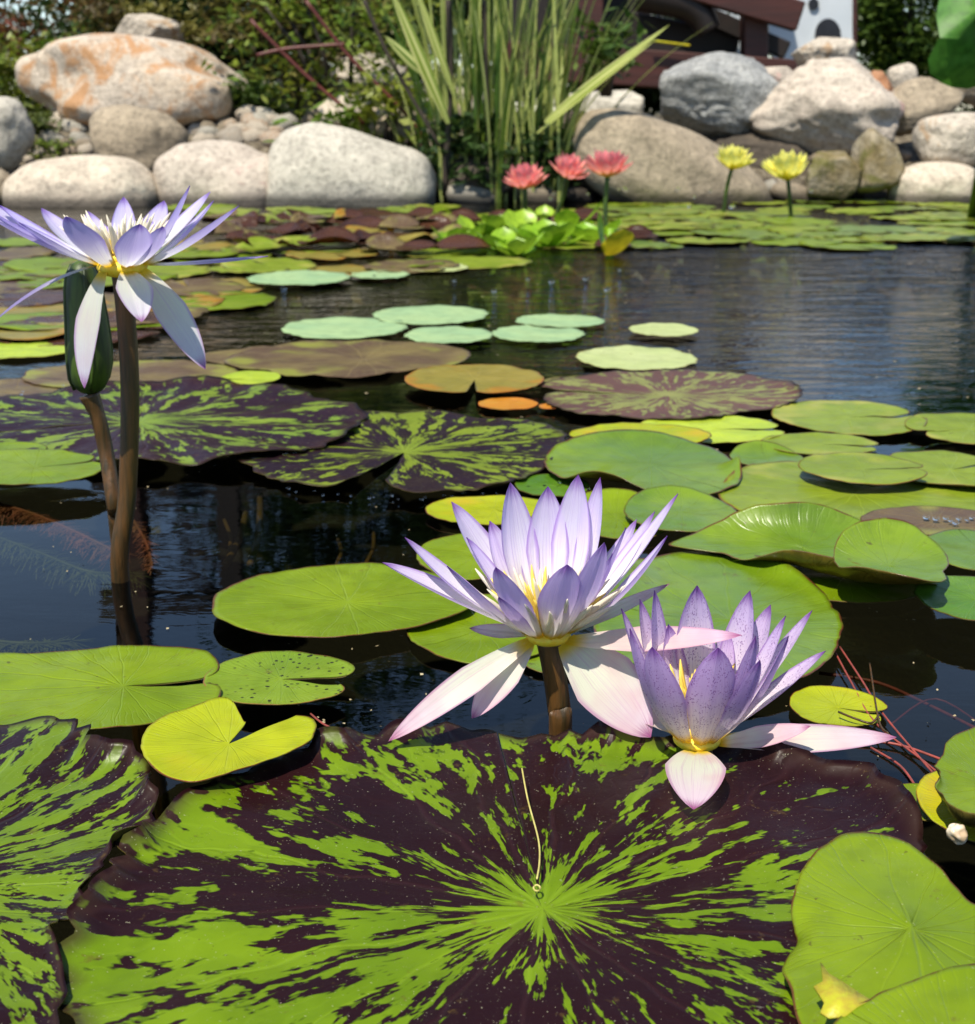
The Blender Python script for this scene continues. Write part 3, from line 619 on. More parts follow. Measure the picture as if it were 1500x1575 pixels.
# ------------------------------------------------------------------ flowers
def petal_geo(b, tip, wd, bend=.14, cup=.35, axis=Vector((0,0,1)), blunt=.55, twist=0., nu=9, nv=20, side=None, refl=0., center=None):
    T = tip-b; L = T.length; t = T.normalized()
    if side is None:
        hr = Vector((T.x, T.y, 0))
        if hr.length < .12*L and center is not None: hr = Vector((b.x-center.x, b.y-center.y, 0))
        if hr.length < 1e-5: hr = Vector((0, -1, 0))
        side = axis.cross(hr).normalized()
    side = (side - t*side.dot(t)).normalized()
    n = side.cross(t)*-1
    n = t.cross(side)                    # inward/up normal
    if n.dot(axis) < 0 and abs(n.dot(axis)) > .05: n = -n
    if twist:
        side, n = side*math.cos(twist)+n*math.sin(twist), n*math.cos(twist)-side*math.sin(twist)
    ctrl = b+T*.45-n*bend*L
    V, UV, Fc = [], [], []
    for i in range(nv+1):
        s_ = i/nv; p = b*(1-s_)**2+ctrl*2*s_*(1-s_)+tip*s_*s_
        p = p - n*refl*L*s_**4
        dt = ((ctrl-b)*(1-s_)+(tip-ctrl)*s_).normalized(); nn = dt.cross(side).normalized()
        if nn.dot(n) < 0: nn = -nn
        prof = (math.sin(math.pi*min(1, (s_*.86+.14))**(1.0/ (1.0)))**.8) if blunt is None else (.30+.70*min(1, s_/blunt)**.8*(1 if s_ < blunt else 1))*(1 if s_ < blunt else max(0, 1-((s_-blunt)/(1-blunt))**2.0)**.78)
        wv = wd/2*max(prof, .015)
        for j in range(nu+1):
            u = j/nu*2-1
            off = cup*wv*(u*u-.25)*(1-.35*s_)
            V.append(p+side*u*wv+nn*off+nn*.0004*math.sin(u*9)*(1-abs(u))); UV.append((j/nu, s_))
    for i in range(nv):
        for j in range(nu):
            a = i*(nu+1)+j; Fc.append((a, a+1, a+nu+2, a+nu+1))
    # orient so front = inner face
    a, b_, c_ = V[Fc[nv*nu//2][0]], V[Fc[nv*nu//2][1]], V[Fc[nv*nu//2][2]]
    if (b_-a).cross(c_-b_).dot(n) < 0: Fc = [f[::-1] for f in Fc]
    return V, UV, Fc
def flower(name, label, base_px, Yc, petals, matn, sep, Lm, stem_pts, stem_r, rad=.010, group=None):
    """base_px: pixel of flower base; petals: list of (x,y,w_px,side(+1 away,-1 near, 0 auto-in-plane),kind,Lfac[,bend])"""
    B = PD(base_px[0], base_px[1], Yc); e = empty(name, B, label, 'flower', group)
    ppm = F/((B-CAM).dot(FW))
    for q in petals:
        x, y, wpx, sg, kind = q[:5]; Lf = q[5] if len(q) > 5 else 1; bend = q[6] if len(q) > 6 else None
        cupv = q[7] if len(q) > 7 else .5
        L = Lm*Lf; t0 = PD(x, y, Yc)-B; inpl = t0.length
        dy = sg*math.sqrt(max(0, L*L-inpl*inpl)) if sg else 0
        if sg: dy = math.copysign(max(abs(dy), .012), sg)
        if abs(sg) < 1: dy *= abs(sg)
        tip = PD(x, y, Yc+dy)
        if len(q) > 8: tip = P(x, y, q[8])
        tip -= B
        hd = Vector((tip.x, tip.y, 0)); hd = hd.normalized() if hd.length > .002 else Vector((0, sg or 1, 0))
        b0 = hd*rad*(1.0 if kind != 'i' else .6)+Vector((0,0,.002 if kind != 'd' else -.001))
        tw = 0
        if kind == 'd' and abs(hd.x) > .75: tw = .65*(1 if hd.x > 0 else -1)
        if kind == 'd': V, UV, Fc = petal_geo(b0, tip, 1.05*wpx/ppm, bend if bend is not None else -.10, cupv*.5, blunt=.45, twist=tw)
        elif kind == 'p': V, UV, Fc = petal_geo(b0, tip, wpx/ppm, bend, .3, blunt=.4, twist=.2)
        else: V, UV, Fc = petal_geo(b0, tip, (1.08 if sg < 0 else 1.2)*wpx/ppm, bend if bend is not None else .13, cupv, refl=.015)
        mesh_obj('sepal' if kind == 'd' else 'petal', V, Fc, M[sep if kind == 'd' else matn], e, uv=UV)
    mesh_obj('receptacle', [Vector((a.x, a.y, a.z*.42))*rad*1.12 for a in ICO3[0]], ICO3[1], M['pistil'], e, loc=(0,0,.0005))
    # pistil
    Vp = []; Fp = []
    V0, F0 = ICO3
    mesh_obj('pistil', [v*rad*.9 for v in [Vector((a.x, a.y, a.z*.45)) for a in V0]], F0, M['pistil'], e, loc=(0,0,.006))
    v, f = tube(smoothpts([p-B for p in stem_pts], 6), [stem_r]*(6*(len(stem_pts)-1)+1), 16); mesh_obj('stem', v, f, M['stem'], e)
    return e, B
def stamens(e, n, rad, L, spread=.55, mat='stamen', seed=1, tilt=(0,0)):
    r = random.Random(seed)
    v, f = tube([(0,0,0),(0,0,.3),(.03,0,.6),(.02,0,.85),(0,0,1)], [.034,.055,.05,.03,.008], 6)
    src = None
    for i in range(n):
        th = 2.399*i; k = math.sqrt((i+.5)/n)
        if src is None: o = mesh_obj('stamen', v, f, M[mat], e); src = o
        else: o = inst(src, 'stamen', parent=e)
        inc = spread*k+r.uniform(-.08,.08); l = L*r.uniform(.75,1.1)*(.7+.4*k)
        o.location = (math.cos(th)*rad*k, math.sin(th)*rad*k, .006); o.scale = (l, l, l)
        o.rotation_euler = Vector((math.cos(th)*math.sin(inc), math.sin(th)*math.sin(inc), math.cos(inc))).to_track_quat('Z', 'Y').to_euler()

# middle flower
W = P(862, 1132); Y1 = W.y
mid = [(590,862,52,.5,'o',1.12,.03),(625,824,46,1,'o',1.06),(697,770,62,1,'o',1.1,.06),(787,742,58,1,'o',1.05),(843,748,56,1,'o',1.02),(888,730,56,1,'o',1.08),(921,734,42,1,'o',1.08),
 (1040,757,36,1,'o',1.2,.1),(1005,785,36,.8,'o',1.1),(978,797,34,1,'o',1.0),(1024,822,46,-.5,'o',1.05,.15),(690,868,46,-.8,'o',.95,.12),(764,870,52,-1,'o',.75,.12),(768,916,34,-1,'o',.6),
 (872,866,62,-1,'o',.72,.12),(928,832,50,-1,'o',.85,.14),(960,810,40,-.4,'o',1.0,.1),(755,800,50,1,'i',.9),(820,800,44,1,'i',.85),(865,790,44,1,'i',.9),(905,785,40,1,'i',.9),(720,825,44,.7,'i',.85,.1),(940,850,36,-.6,'i',.8),
 (598,1140,44,-.9,'d',1.25,-.08,.5,.016),(726,1105,50,-1,'d',.78,-.1),(1001,1134,100,-.8,'d',1.12,-.08),(1141,977,44,-1,'d',1.32,.03),(1030,898,22,1,'d',.95,.0),(722,966,26,.7,'d',.75,.02)]
B = PD(843, 978, Y1)
f1, B1 = flower('water_lily_flower', 'wide open lavender and white water lily standing above the water in the middle', (843, 978), Y1, mid, 'petal', 'sepal', .079,
    [PD(843, 985, Y1), PD(852, 1030, Y1), PD(860, 1090, Y1), P(862, 1132), P(862, 1132)+Vector((0,.02,-.12)), P(862, 1132)+Vector((0,.1,-.5))], .0058)
stamens(f1, 60, .011, .027, .8, seed=2)
stamens(f1, 40, .013, .033, 1.0, 'stamen_w', seed=12)
# spotted flower
Wr = P(1075, 1192); Y2 = Wr.y
rt = [(959,935,40,.7,'o',1.0,.1),(987,921,40,1,'o',1.0),(1010,908,46,1,'o',1.0),(1073,901,52,1,'o',1.0),(1152,908,50,1,'o',1.02),(1184,929,44,1,'o',1.02),(1206,946,36,.6,'o',1.0),(1247,937,34,.7,'o',1.12,.08),(1268,999,40,.4,'o',1.0,.06),
 (972,965,46,-.7,'o',.92,.16),(1005,993,66,-1,'o',.75,.16),(1104,994,70,-1,'o',.72,.16),(1160,976,46,-1,'o',.8,.16),(1167,1013,54,-1,'o',.72,.16),(1210,977,46,-.7,'o',.9,.16),(1030,960,46,.9,'i',.8),(1120,970,44,.9,'i',.8),
 (1067,1245,84,-1,'d',.62,-.10,.3,.017),(1379,1134,48,.5,'d',1.2,.0),(1247,1117,36,-.6,'d',.75,.08),(893,1045,56,1,'d',1.12,.03)]
f2, B2 = flower('water_lily_flower', 'half-open lavender water lily with purple speckled petals floating at the right', (1072, 1138), Y2, rt, 'petal_spot', 'sepal', .0775,
    [PD(1072, 1142, Y2), Wr+Vector((0,0,-.02)), Wr+Vector((0,.05,-.3))], .006)
stamens(f2, 30, .007, .030, .35, seed=3)
# left flower
Wl = P(185, 893); Y3 = Wl.y
lf = [(-60,290,48,.4,'o',1.1,.08),(-38,318,46,-.5,'o',1.08,.08),(0,313,40,.5,'o',.85),(64,317,38,1,'o',1.0),(102,331,60,-.8,'o',.85,.14),(30,340,46,-.5,'o',.9,.1),(135,322,36,1,'o',1.0),(190,300,34,1,'o',1.05),(214,342,50,-1,'o',.72,.16),(250,346,40,-.8,'o',.8,.16),(252,306,40,1,'o',1.05),(290,284,40,.3,'o',1.0,.1),
 (322,293,32,.8,'o',1.12,.08),(327,307,30,.5,'o',1.05),(366,314,40,-.4,'o',1.05,.12),(412,391,20,.3,'o',1.1,.05),(160,345,40,.9,'i',.7),(230,335,40,.9,'i',.75),
 (-12,497,18,-.3,'p',1.05,-.12),(130,597,54,-.8,'d',.95,-.12),(218,495,52,-1,'d',.55,-.16),(316,568,50,-.6,'d',1.0,-.1)]
f3, B3 = flower('water_lily_flower', 'tall violet-blue water lily with drooping white outer petals at the left', (188, 412), Y3, lf, 'petal_blue', 'sepal_w', .098,
    [PD(186, 420, Y3), PD(193, 480, Y3), PD(200, 600, Y3), PD(196, 760, Y3), Wl, Wl+Vector((.004,.03,-.12)), Wl+Vector((.02,.1,-.5))], .0060, rad=.014)
stamens(f3, 60, .012, .031, .8, 'stamen_w', seed=4)
stamens(f3, 30, .010, .018, .6, 'stamen', seed=14)
# bud
Yb = Y3+.03
be = empty('water_lily_bud', P(165, 880), 'closed dark green water lily bud behind the tall left flower', 'flower bud')
ax = [PD(135, 604, Yb), PD(138, 560, Yb), PD(134, 500, Yb), PD(128, 445, Yb), PD(126, 400, Yb)]
ax = smoothpts(ax, 5); rr = [.86*w_/2/2380 for w_ in (26,48,62,70,75,78,80,79,78,76,74,72,70,68,66,64,60,56,48,36,10)]
org = Vector(be.location)
v, f = tube([p-org for p in ax], rr, 20); mesh_obj('bud', v, f, M['budm'], be)
v, f = tube([p-org for p in smoothpts([PD(137,606,Yb),PD(152,645,Yb),PD(164,700,Yb),PD(176,780,Y3+.02),P(186,870),P(186,870)+Vector((0,.05,-.4))],5)], [.0052+.002*max(0,1-i/4) for i in range(26)], 12); mesh_obj('stem', v, f, M['stem'], be)
for k in range(4):
    a = math.pi/2*k+.4; pts = []
    for i in range(1, len(ax)-1, 2): pts.append(ax[i]-org+Vector((math.cos(a), math.sin(a), 0))*rr[i]*1.0)
    v, f = tube(pts, [.0012]*len(pts), 6); mesh_obj('sepal_seam', v, f, M['budm'], be)

# far hardy lilies
def small_flower(x, y, wpx, ystem, mat, label, grp, seed):
    S = P(x, ystem); Y = S.y; c = PD(x, y, Y); Rr = wpx/2/pxm(Y)
    e = empty('water_lily_flower', c, label, 'flower', grp); r = random.Random(seed); src = None
    e.rotation_euler = (r.uniform(-.05,.3), r.uniform(-.2,.2), r.uniform(0,6))
    for ring, (n, inc, L) in enumerate([(11,1.3+.1*math.sin(seed),1.0),(11,1.0,1.0),(10,.68,.92),(8,.38,.8),(5,.15,.6)]):
        for k in range(n):
            th = 2*math.pi*(k+.5*ring)/n+r.uniform(-.1,.1)
            ii = inc+r.uniform(-.1,.1); l = Rr*L*r.uniform(.9,1.1)
            tip = Vector((math.cos(th)*math.sin(ii), math.sin(th)*math.sin(ii), math.cos(ii)*.9))*l
            V, UV, Fc = petal_geo(Vector((math.cos(th)*.1*Rr, math.sin(th)*.1*Rr, -.35*Rr)), tip, Rr*r.uniform(.36,.5), .12, .5, nu=4, nv=8)
            mesh_obj('petal', V, Fc, M[mat], e, uv=UV)
    v, f = tube(smoothpts([(0,0,-.35*Rr), (.004,0,(S.z-c.z)*.5), (0,0,S.z-c.z), (0,.0,S.z-c.z-.2)], 4), [.006]*13, 8); mesh_obj('stem', v, f, M['budm'], e)
small_flower(808, 277, 66, 352, 'pinkp', 'coral pink water lily, leftmost of the three at the far side', 'coral pink lilies', 1)
small_flower(876, 262, 62, 350, 'pinkp', 'coral pink water lily in the middle of the three by the reeds', 'coral pink lilies', 2)
small_flower(935, 258, 74, 362, 'pinkp', 'biggest coral pink water lily, rightmost of the three', 'coral pink lilies', 3)
small_flower(1128, 248, 64, 330, 'yelp', 'small yellow water lily left of its larger twin at the far right', 'yellow lilies', 4)
small_flower(1211, 262, 76, 338, 'yelp', 'larger yellow water lily on a dark stem at the far right', 'yellow lilies', 5)
q = P(602, 356); e = empty('water_lily_bud', q, 'small red lily bud among the dark maroon leaves', 'flower bud')
mesh_obj('bud', [Vector((a.x*.012, a.y*.012, a.z*.02+.02)) for a in ICO2[0]], ICO2[1], M['pinkp'], e)
v, f = tube([(0,0,.008),(0,0,-.2)], [.004,.004], 6); mesh_obj('stem', v, f, M['stem'], e)

# water lettuce rosettes
r = random.Random(9)
def leafplate(L, wd, mat, parent, dirv, lift, name='leaf', curl=.2):
    V, UV, Fc = petal_geo(Vector((0,0,0)), Vector((dirv[0]*L, dirv[1]*L, lift*L)), wd, curl, .25, blunt=.72, nu=6, nv=8)
    return mesh_obj(name, V, Fc, M[mat], parent, uv=UV)
for i, (x, y, sz) in enumerate([(705,378,.8),(740,368,.9),(775,385,.9),(810,365,1),(845,380,1),(870,358,1),(795,392,.7),(905,372,1),(765,352,.7),(835,345,.8)]):
    e = empty('water_lettuce', P(x, y), 'bright lime green water lettuce rosette below the pink lilies', 'water plant', 'water lettuce rosettes')
    for k in range(8):
        th = k*.785+r.uniform(-.2,.2); leafplate(.085*sz*r.uniform(.8,1.1), .065*sz, 'lettuce', e, (math.cos(th), math.sin(th)), r.uniform(.3,.9))
e = empty('yellow_leaf_plant', P(938, 395), 'upright plant with yellow leaf standing in the water beside the lettuce', 'water plant')
leafplate(.07, .07, 'yleaf', e, (.35,-.7), .9); leafplate(.08, .05, 'lettuce', e, (-.3,.1), 1.2); leafplate(.05, .05, 'yleaf', e, (.1,-.4), .8)
v, f = tube([(0,0,.06),(0,0,-.2)], [.008,.01], 8); mesh_obj('stem', v, f, M['lettuce'], e)

# big leaf details
v, f = tube([p-P(826,1355,.012) for p in smoothpts([P(803,1182,.020), P(812,1230,.014), P(828,1290,.012), P(830,1325,.012), P(826,1352,.012)], 6)], [.0004]*25, 6)
o = mesh_obj('dry_strand', v, f, M['strand'], loc=P(826,1355,.012)); tag(o, 'thin dry yellowish strand lying on the big streaked leaf', 'plant strand')
c0 = P(826, 1366, .011); v, f = tube([Vector((math.cos(a)*.0013, math.sin(a)*.0022, 0)) for a in [k*2*math.pi/14 for k in range(15)]], [.0004]*15, 6)
o = mesh_obj('seed_ring', v, f, M['strand'], loc=c0); tag(o, 'tiny tan ring-shaped seed husk at the centre of the big streaked leaf', 'seed husk')
# the pad's own yellow dead patch, added as a separate thin piece
pts = [(1262,1482),(1275,1500),(1300,1515),(1322,1530),(1340,1541),(1318,1552),(1300,1566),(1275,1568),(1262,1560),(1268,1545),(1252,1520),(1266,1512)]
sc_ = P(1292, 1535, .0245); v = [Vector((0,0,0))]+[P(a, b, .0245)-sc_ for a, b in pts]
v2 = [q+Vector((0,0,.0006)) for q in v]; n_ = len(v)
f = [(0+n_, k+n_, (k % (n_-1))+1+n_) for k in range(1, n_)]+[(k, (k % (n_-1))+1, (k % (n_-1))+1+n_, k+n_) for k in range(1, n_)]
M['ypatch'] = plain('leaf_yellow_patch', (.36,.36,.012), (.32,.25,.02), .45, 300)
o = mesh_obj('leaf_patch', v2+v, f, M['ypatch'], loc=sc_) if False else None
tp = [q+Vector((0,0,.0007)) for q in v]; m_ = len(v)
ff_ = [(0, k, k % (m_-1)+1) for k in range(1, m_)]+[(m_, m_+k % (m_-1)+1, m_+k) for k in range(1, m_)]+[(k, m_+k, m_+k % (m_-1)+1, k % (m_-1)+1) for k in range(1, m_)]
tag(mesh_obj('leaf_patch', tp+v, ff_, M['ypatch'], loc=sc_+Vector((0,0,.0))), 'jagged yellow dead patch of the big bright green pad, added as a thin piece', 'leaf patch')

# feathery submerged weed
def plume(pts, rad_, n, mat, label, seed):
    r = random.Random(seed); pp = smoothpts([P(x, y, z_) for x, y, z_ in pts], 8); o0 = pp[0].copy(); e = empty('water_weed', o0, label, 'water weed', 'feathery submerged weed')
    v, f = tube([p-o0 for p in pp], [.0012]*len(pp), 6); mesh_obj('stem', v, f, M[mat], e)
    V, Fc = [], []
    for i in range(n):
        t = r.random()*(len(pp)-1.01); k = int(t); p = pp[k].lerp(pp[k+1], t-k)-o0; a = r.uniform(0, 6.28); d = Vector((math.cos(a), math.sin(a)*.9, r.uniform(-.9,.15))).normalized()
        l = rad_*r.uniform(.5,1); w2 = d.cross(Vector((0,0,1))).normalized()*.0007; m_ = len(V)
        q = p+d*l+Vector((0,0,-.2*l)); V += [p-w2, p+w2, q+w2*.3, q-w2*.3]; Fc.append((m_, m_+1, m_+2, m_+3))
    tag(mesh_obj('fronds', V, Fc, M[mat], e, smooth=False), kind='stuff')
M['weed_red'] = plain('weed_reddish', (.42,.12,.08), (.22,.10,.04), .6, 30); M['weed_green'] = plain('weed_olive', (.14,.16,.03), (.06,.07,.02), .6, 30)
plume([(-20,770,-.004),(50,790,-.006),(120,820,-.008),(180,850,-.012)], .016, 900, 'weed_red', 'reddish feathery weed just under the water at the left edge', 1)
plume([(205,800,-.004),(225,835,-.006),(235,870,-.01)], .010, 300, 'weed_red', 'small crimson weed tuft just right of the tall flower stem', 2)
plume([(-20,820,-.012),(60,850,-.014),(140,880,-.02),(210,880,-.03)], .02, 700, 'weed_green', 'olive feathery weed deeper below the reddish one', 3)
plume([(-20,985,-.006),(50,990,-.008),(110,985,-.012)], .016, 500, 'weed_green', 'olive brown weed under water behind the wide notched pad', 4)

# floating specks on the water
r = random.Random(77); V, Fc = [], []
for i in range(420):
    if i % 3: q = P(r.uniform(-50,1550), r.uniform(700,1250), .0006)
    else: q = P(r.uniform(-50,1550), r.uniform(380,700), .0006)
    sz = r.uniform(.0004,.0013)*(1 if i % 3 else 2.2); a = r.uniform(0,6.28); k = len(V); m_ = r.choice([.3,.6,1])
    V += [q+Vector((math.cos(a+t_)*sz*(1 if j % 2 else m_), math.sin(a+t_)*sz*(1 if j % 2 else m_), .0002*j)) for j, t_ in enumerate((0,1.6,3.1,4.7))]; Fc.append((k,k+1,k+2,k+3))
tag(mesh_obj('floating_debris', V, Fc, plain('debris_tan', (.35,.30,.18), (.2,.15,.07), .7), smooth=False), 'tiny tan specks of pollen and debris floating on the dark water', 'debris', kind='stuff')

# droplets and bubble
s = N('clear_water_drop'); pr = s.bsdf((1,1,1), .02, Transmission_Weight=1.0, IOR=1.33); M['drop'] = pr
dv, df = ICO3
dsrc = mesh_obj('water_droplet', [Vector((a.x, a.y, a.z*.75)) for a in dv], df, M['drop'])
first = True
def drops(pts, z, r0, r1, label, grp):
    global first
    for (x, y) in pts:
        q = P(x, y, z); rr_ = rnd.uniform(r0, r1)
        o = dsrc if first else inst(dsrc, 'water_droplet'); first = False
        o.location = q; o.scale = (rr_, rr_, rr_); tag(o, label, 'water droplet', grp)
drops([(360+20*i+rnd.uniform(-8,8), 742+24*math.sin(math.pi*i/26)+rnd.uniform(-4,4)) for i in range(4, 26)], .003, .0008, .0017, 'clear water droplet along the front edge of the centre streaked pad', 'droplets on the centre streaked pad')
drops([(rnd.uniform(230,470), 700+rnd.uniform(-4,8)) for i in range(12)], .006, .0008, .0015, 'clear droplet along the edge of the left streaked pad', 'droplets on the left streaked pad')
drops([(rnd.uniform(20,200), rnd.uniform(592,612)) for i in range(8)], .008, .001, .002, 'clear droplet on the pads behind the bud', 'droplets behind the bud')
drops([(rnd.uniform(400,1000), rnd.uniform(395,450)) for i in range(12)], .004, .003, .005, 'droplet glinting on the far aqua pads', 'droplets on the far pads')
drops([(rnd.uniform(780,1260), rnd.uniform(190,320)) for i in range(44)], .06, .004, .008, 'splashing fountain droplet in the air before the rocks', 'splash droplets before the rocks')
drops([(1425,795),(1440,797),(1455,796),(1462,800),(1475,797),(1488,799),(1495,796),(1470,803)], .012, .0015, .0028, 'glinting droplet on the wide pale pad at the right edge', 'droplets at the right edge')
drops([(500,1180),(345,1128),(395,1215),(1340,1180),(1240,1172),(1110,860),(860,742),(905,752),(1290,1180)], .006, .001, .002, 'single clear droplet among the near pads', 'droplets among the near pads')
mesh = [a*(1+.28*noise.noise(a*1.4))*(1-.25*max(0,a.z)) for a in ICO4[0]]; df = ICO4[1]
s = N('pearl_bubble'); nn = s.noise(s.obj(), .7, 1)
M['pearl'] = s.bsdf(s.mix(s.ss(nn, .4, .6), (.62,.52,.38), (.42,.30,.17)), .15, spec=.8)
q = P(1474, 1280, .022)
o = mesh_obj('snail_shell', mesh, df, M['pearl'], loc=q); o.scale = (.0042,.004,.0045)
tag(o, 'shiny pearl-like snail shell on the curled pad at the right edge', 'snail')

# submerged / trailing roots
def strand(pts, r_, mat, label, name, cat, grp):
    pts = [P(x, y, z_) for x, y, z_ in pts]; o0 = pts[0]
    pp = smoothpts([q-o0 for q in pts], 6); v, f = tube(pp, [r_]*len(pp), 7)
    return tag(mesh_obj(name, v, f, M[mat], loc=o0), label, cat, grp)
GR = 'red roots trailing at the right'
strand([(1283,1000,.004),(1310,1050,.003),(1345,1110,.003),(1420,1170,.002),(1500,1235,.002)], .00055, 'root', 'upper red-brown root strand trailing across the dark water at right', 'root_strand', 'root', GR)
strand([(1292,995,.004),(1325,1045,.003),(1360,1100,.003),(1432,1185,.002),(1470,1225,.001)], .00055, 'root', 'second red-brown root crossing the upper one at right', 'root_strand', 'root', GR)
strand([(1320,1138,.002),(1380,1145,.002),(1440,1165,.002),(1500,1190,.002)], .0007, 'root', 'red-brown root running right from the long pink outer petal', 'root_strand', 'root', GR)
strand([(1340,1150,.001),(1385,1178,.001),(1412,1215,.001)], .0006, 'root', 'short red root hanging below the long pink outer petal', 'root_strand', 'root', GR)
strand([(1370,1115,-.004),(1440,1075,-.004),(1530,1130,-.006)], .0006, 'root', 'submerged root curving toward the right edge', 'root_strand', 'root', GR)
strand([(1260,1035,-.004),(1350,1050,-.006),(1430,1085,-.008),(1520,1130,-.01)], .001, 'root', 'dull submerged root below the blue reflection', 'root_strand', 'root', GR)
strand([(478,1098,.003),(500,1115,.004),(545,1135,.006)], .00055, 'root', 'thin red root between yellow-green heart pad and big streaked pad', 'root_strand', 'root', None)
strand([(1290,1095,.007),(1315,1105,.007),(1340,1112,.006),(1352,1100,.006)], .0006, 'stem', 'dark thread on the small torn pad at right', 'root_strand', 'root', None)
strand([(1338,1020,.006),(1352,1108,.006),(1366,1128,.006),(1362,1140,.004)], .0005, 'stem', 'thin dark loop hanging at the small torn pad', 'root_strand', 'root', None)
for i, (a, b_) in enumerate([((400,760),(385,868)),((378,790),(345,872)),((520,830),(518,868)),((575,820),(560,872)),((345,800),(352,852))]):
    strand([(a[0],a[1],-.03),((a[0]+b_[0])/2+6,(a[1]+b_[1])/2,-.015),(b_[0],b_[1],-.012)], .0028 if i < 2 else .0016, 'rootbrown', 'submerged ochre leaf stalk seen under the water beyond the wide green pad', 'submerged_stalk', 'stalk', 'submerged ochre stalks')
w_ = .0022; src = None

# ------------------------------------------------------------------ reeds and bank plants
def blade(base, h, lean, wd, mat, parent, seed, name='blade'):
    r = random.Random(seed); V, UV, Fc = [], [], []; n_ = 9
    fa = math.atan2(lean[1], lean[0])+math.pi/2+r.uniform(-.5,.5)
    side = Vector((math.cos(fa), math.sin(fa), 0)); 
    if abs(side.x) < .4: side = Vector((.8,.6,0))
    for i in range(n_+1):
        t = i/n_; p = Vector(base)+Vector((lean[0]*t**1.7, lean[1]*t**1.7, h*t*(1-.15*t)))
        w2 = wd/2*(1-t**3)+.0006
        for k, u in enumerate((-1, 0, 1)):
            V.append(p+side*u*w2+Vector((-side.y, side.x, 0))*(.25*w2 if k == 1 else 0)); UV.append((k/2, t))
    for i in range(n_):
        for k in range(2): a = i*3+k; Fc.append((a, a+1, a+4, a+3))
    return mesh_obj(name, V, Fc, M[mat], parent, uv=UV)
r = random.Random(21)
cb = P(760, 318); Yr = 4.95
def reedclump(cx, Y, n, spread, h0, h1, wd, label, leanx, mats, grp='reeds at the pond edge'):
    base = Vector((PD(cx, 300, Y).x, Y, -.02)); e = empty('reed_clump', base, label, 'reeds', grp)
    for i in range(n):
        bx = r.gauss(0, spread*.5); h = r.uniform(h0, h1); ln = (bx*.6+r.gauss(leanx, .15), r.gauss(-.02,.10))
        blade((bx, r.uniform(-.15,.15), 0), h, ln, r.uniform(wd*.6, wd*1.2), r.choice(mats), e, i)
reedclump(775, Yr+.15, 95, .20, .5, 1.4, .011, 'tall clump of green and cream striped reeds behind the pink lilies', .05, ['reed','reed','reed_dark','reed'])
reedclump(690, Yr+.3, 60, .14, .4, 1.2, .009, 'darker thin reeds left of the striped clump', -.05, ['reed_dark','reed_dark','reed'])
reedclump(850, Yr+.3, 30, .08, .5, 1.1, .012, 'thin reeds at the right side of the striped clump', .1, ['reed','reed_dark'])
e = empty('bent_reed', PD(838, 190, Yr), 'single long pale reed blade leaning far out to the right', 'reeds')
for (a, b_, w_) in [((838,188),(1030,38),.020),((826,205),(1010,60),.012)]:
    q0 = PD(*a, Yr)-Vector(e.location); q1 = PD(*b_, Yr-.1)-Vector(e.location)
    V, UV, Fc = petal_geo(q0, q1, w_*1.6, -.03, .3, side=Vector((.6,0,.8)), blunt=.3, nu=4, nv=12); mesh_obj('blade', V, Fc, M['reed'], e, uv=UV)
e = empty('bent_reed', PD(760, 240, Yr), 'pale striped reed stalk leaning left above the white slab', 'reeds')
for (a, b_, w_) in [((690,190),(600,-20),.028),((660,120),(592,55),.026),((700,150),(640,-20),.018)]:
    q0 = PD(*a, Yr)-Vector(e.location); q1 = PD(*b_, Yr)-Vector(e.location)
    V, UV, Fc = petal_geo(q0, q1, w_*1.5, .05, .3, side=Vector((1,0,.3)), blunt=.4, nu=4, nv=12); mesh_obj('blade', V, Fc, M['reed'], e, uv=UV)

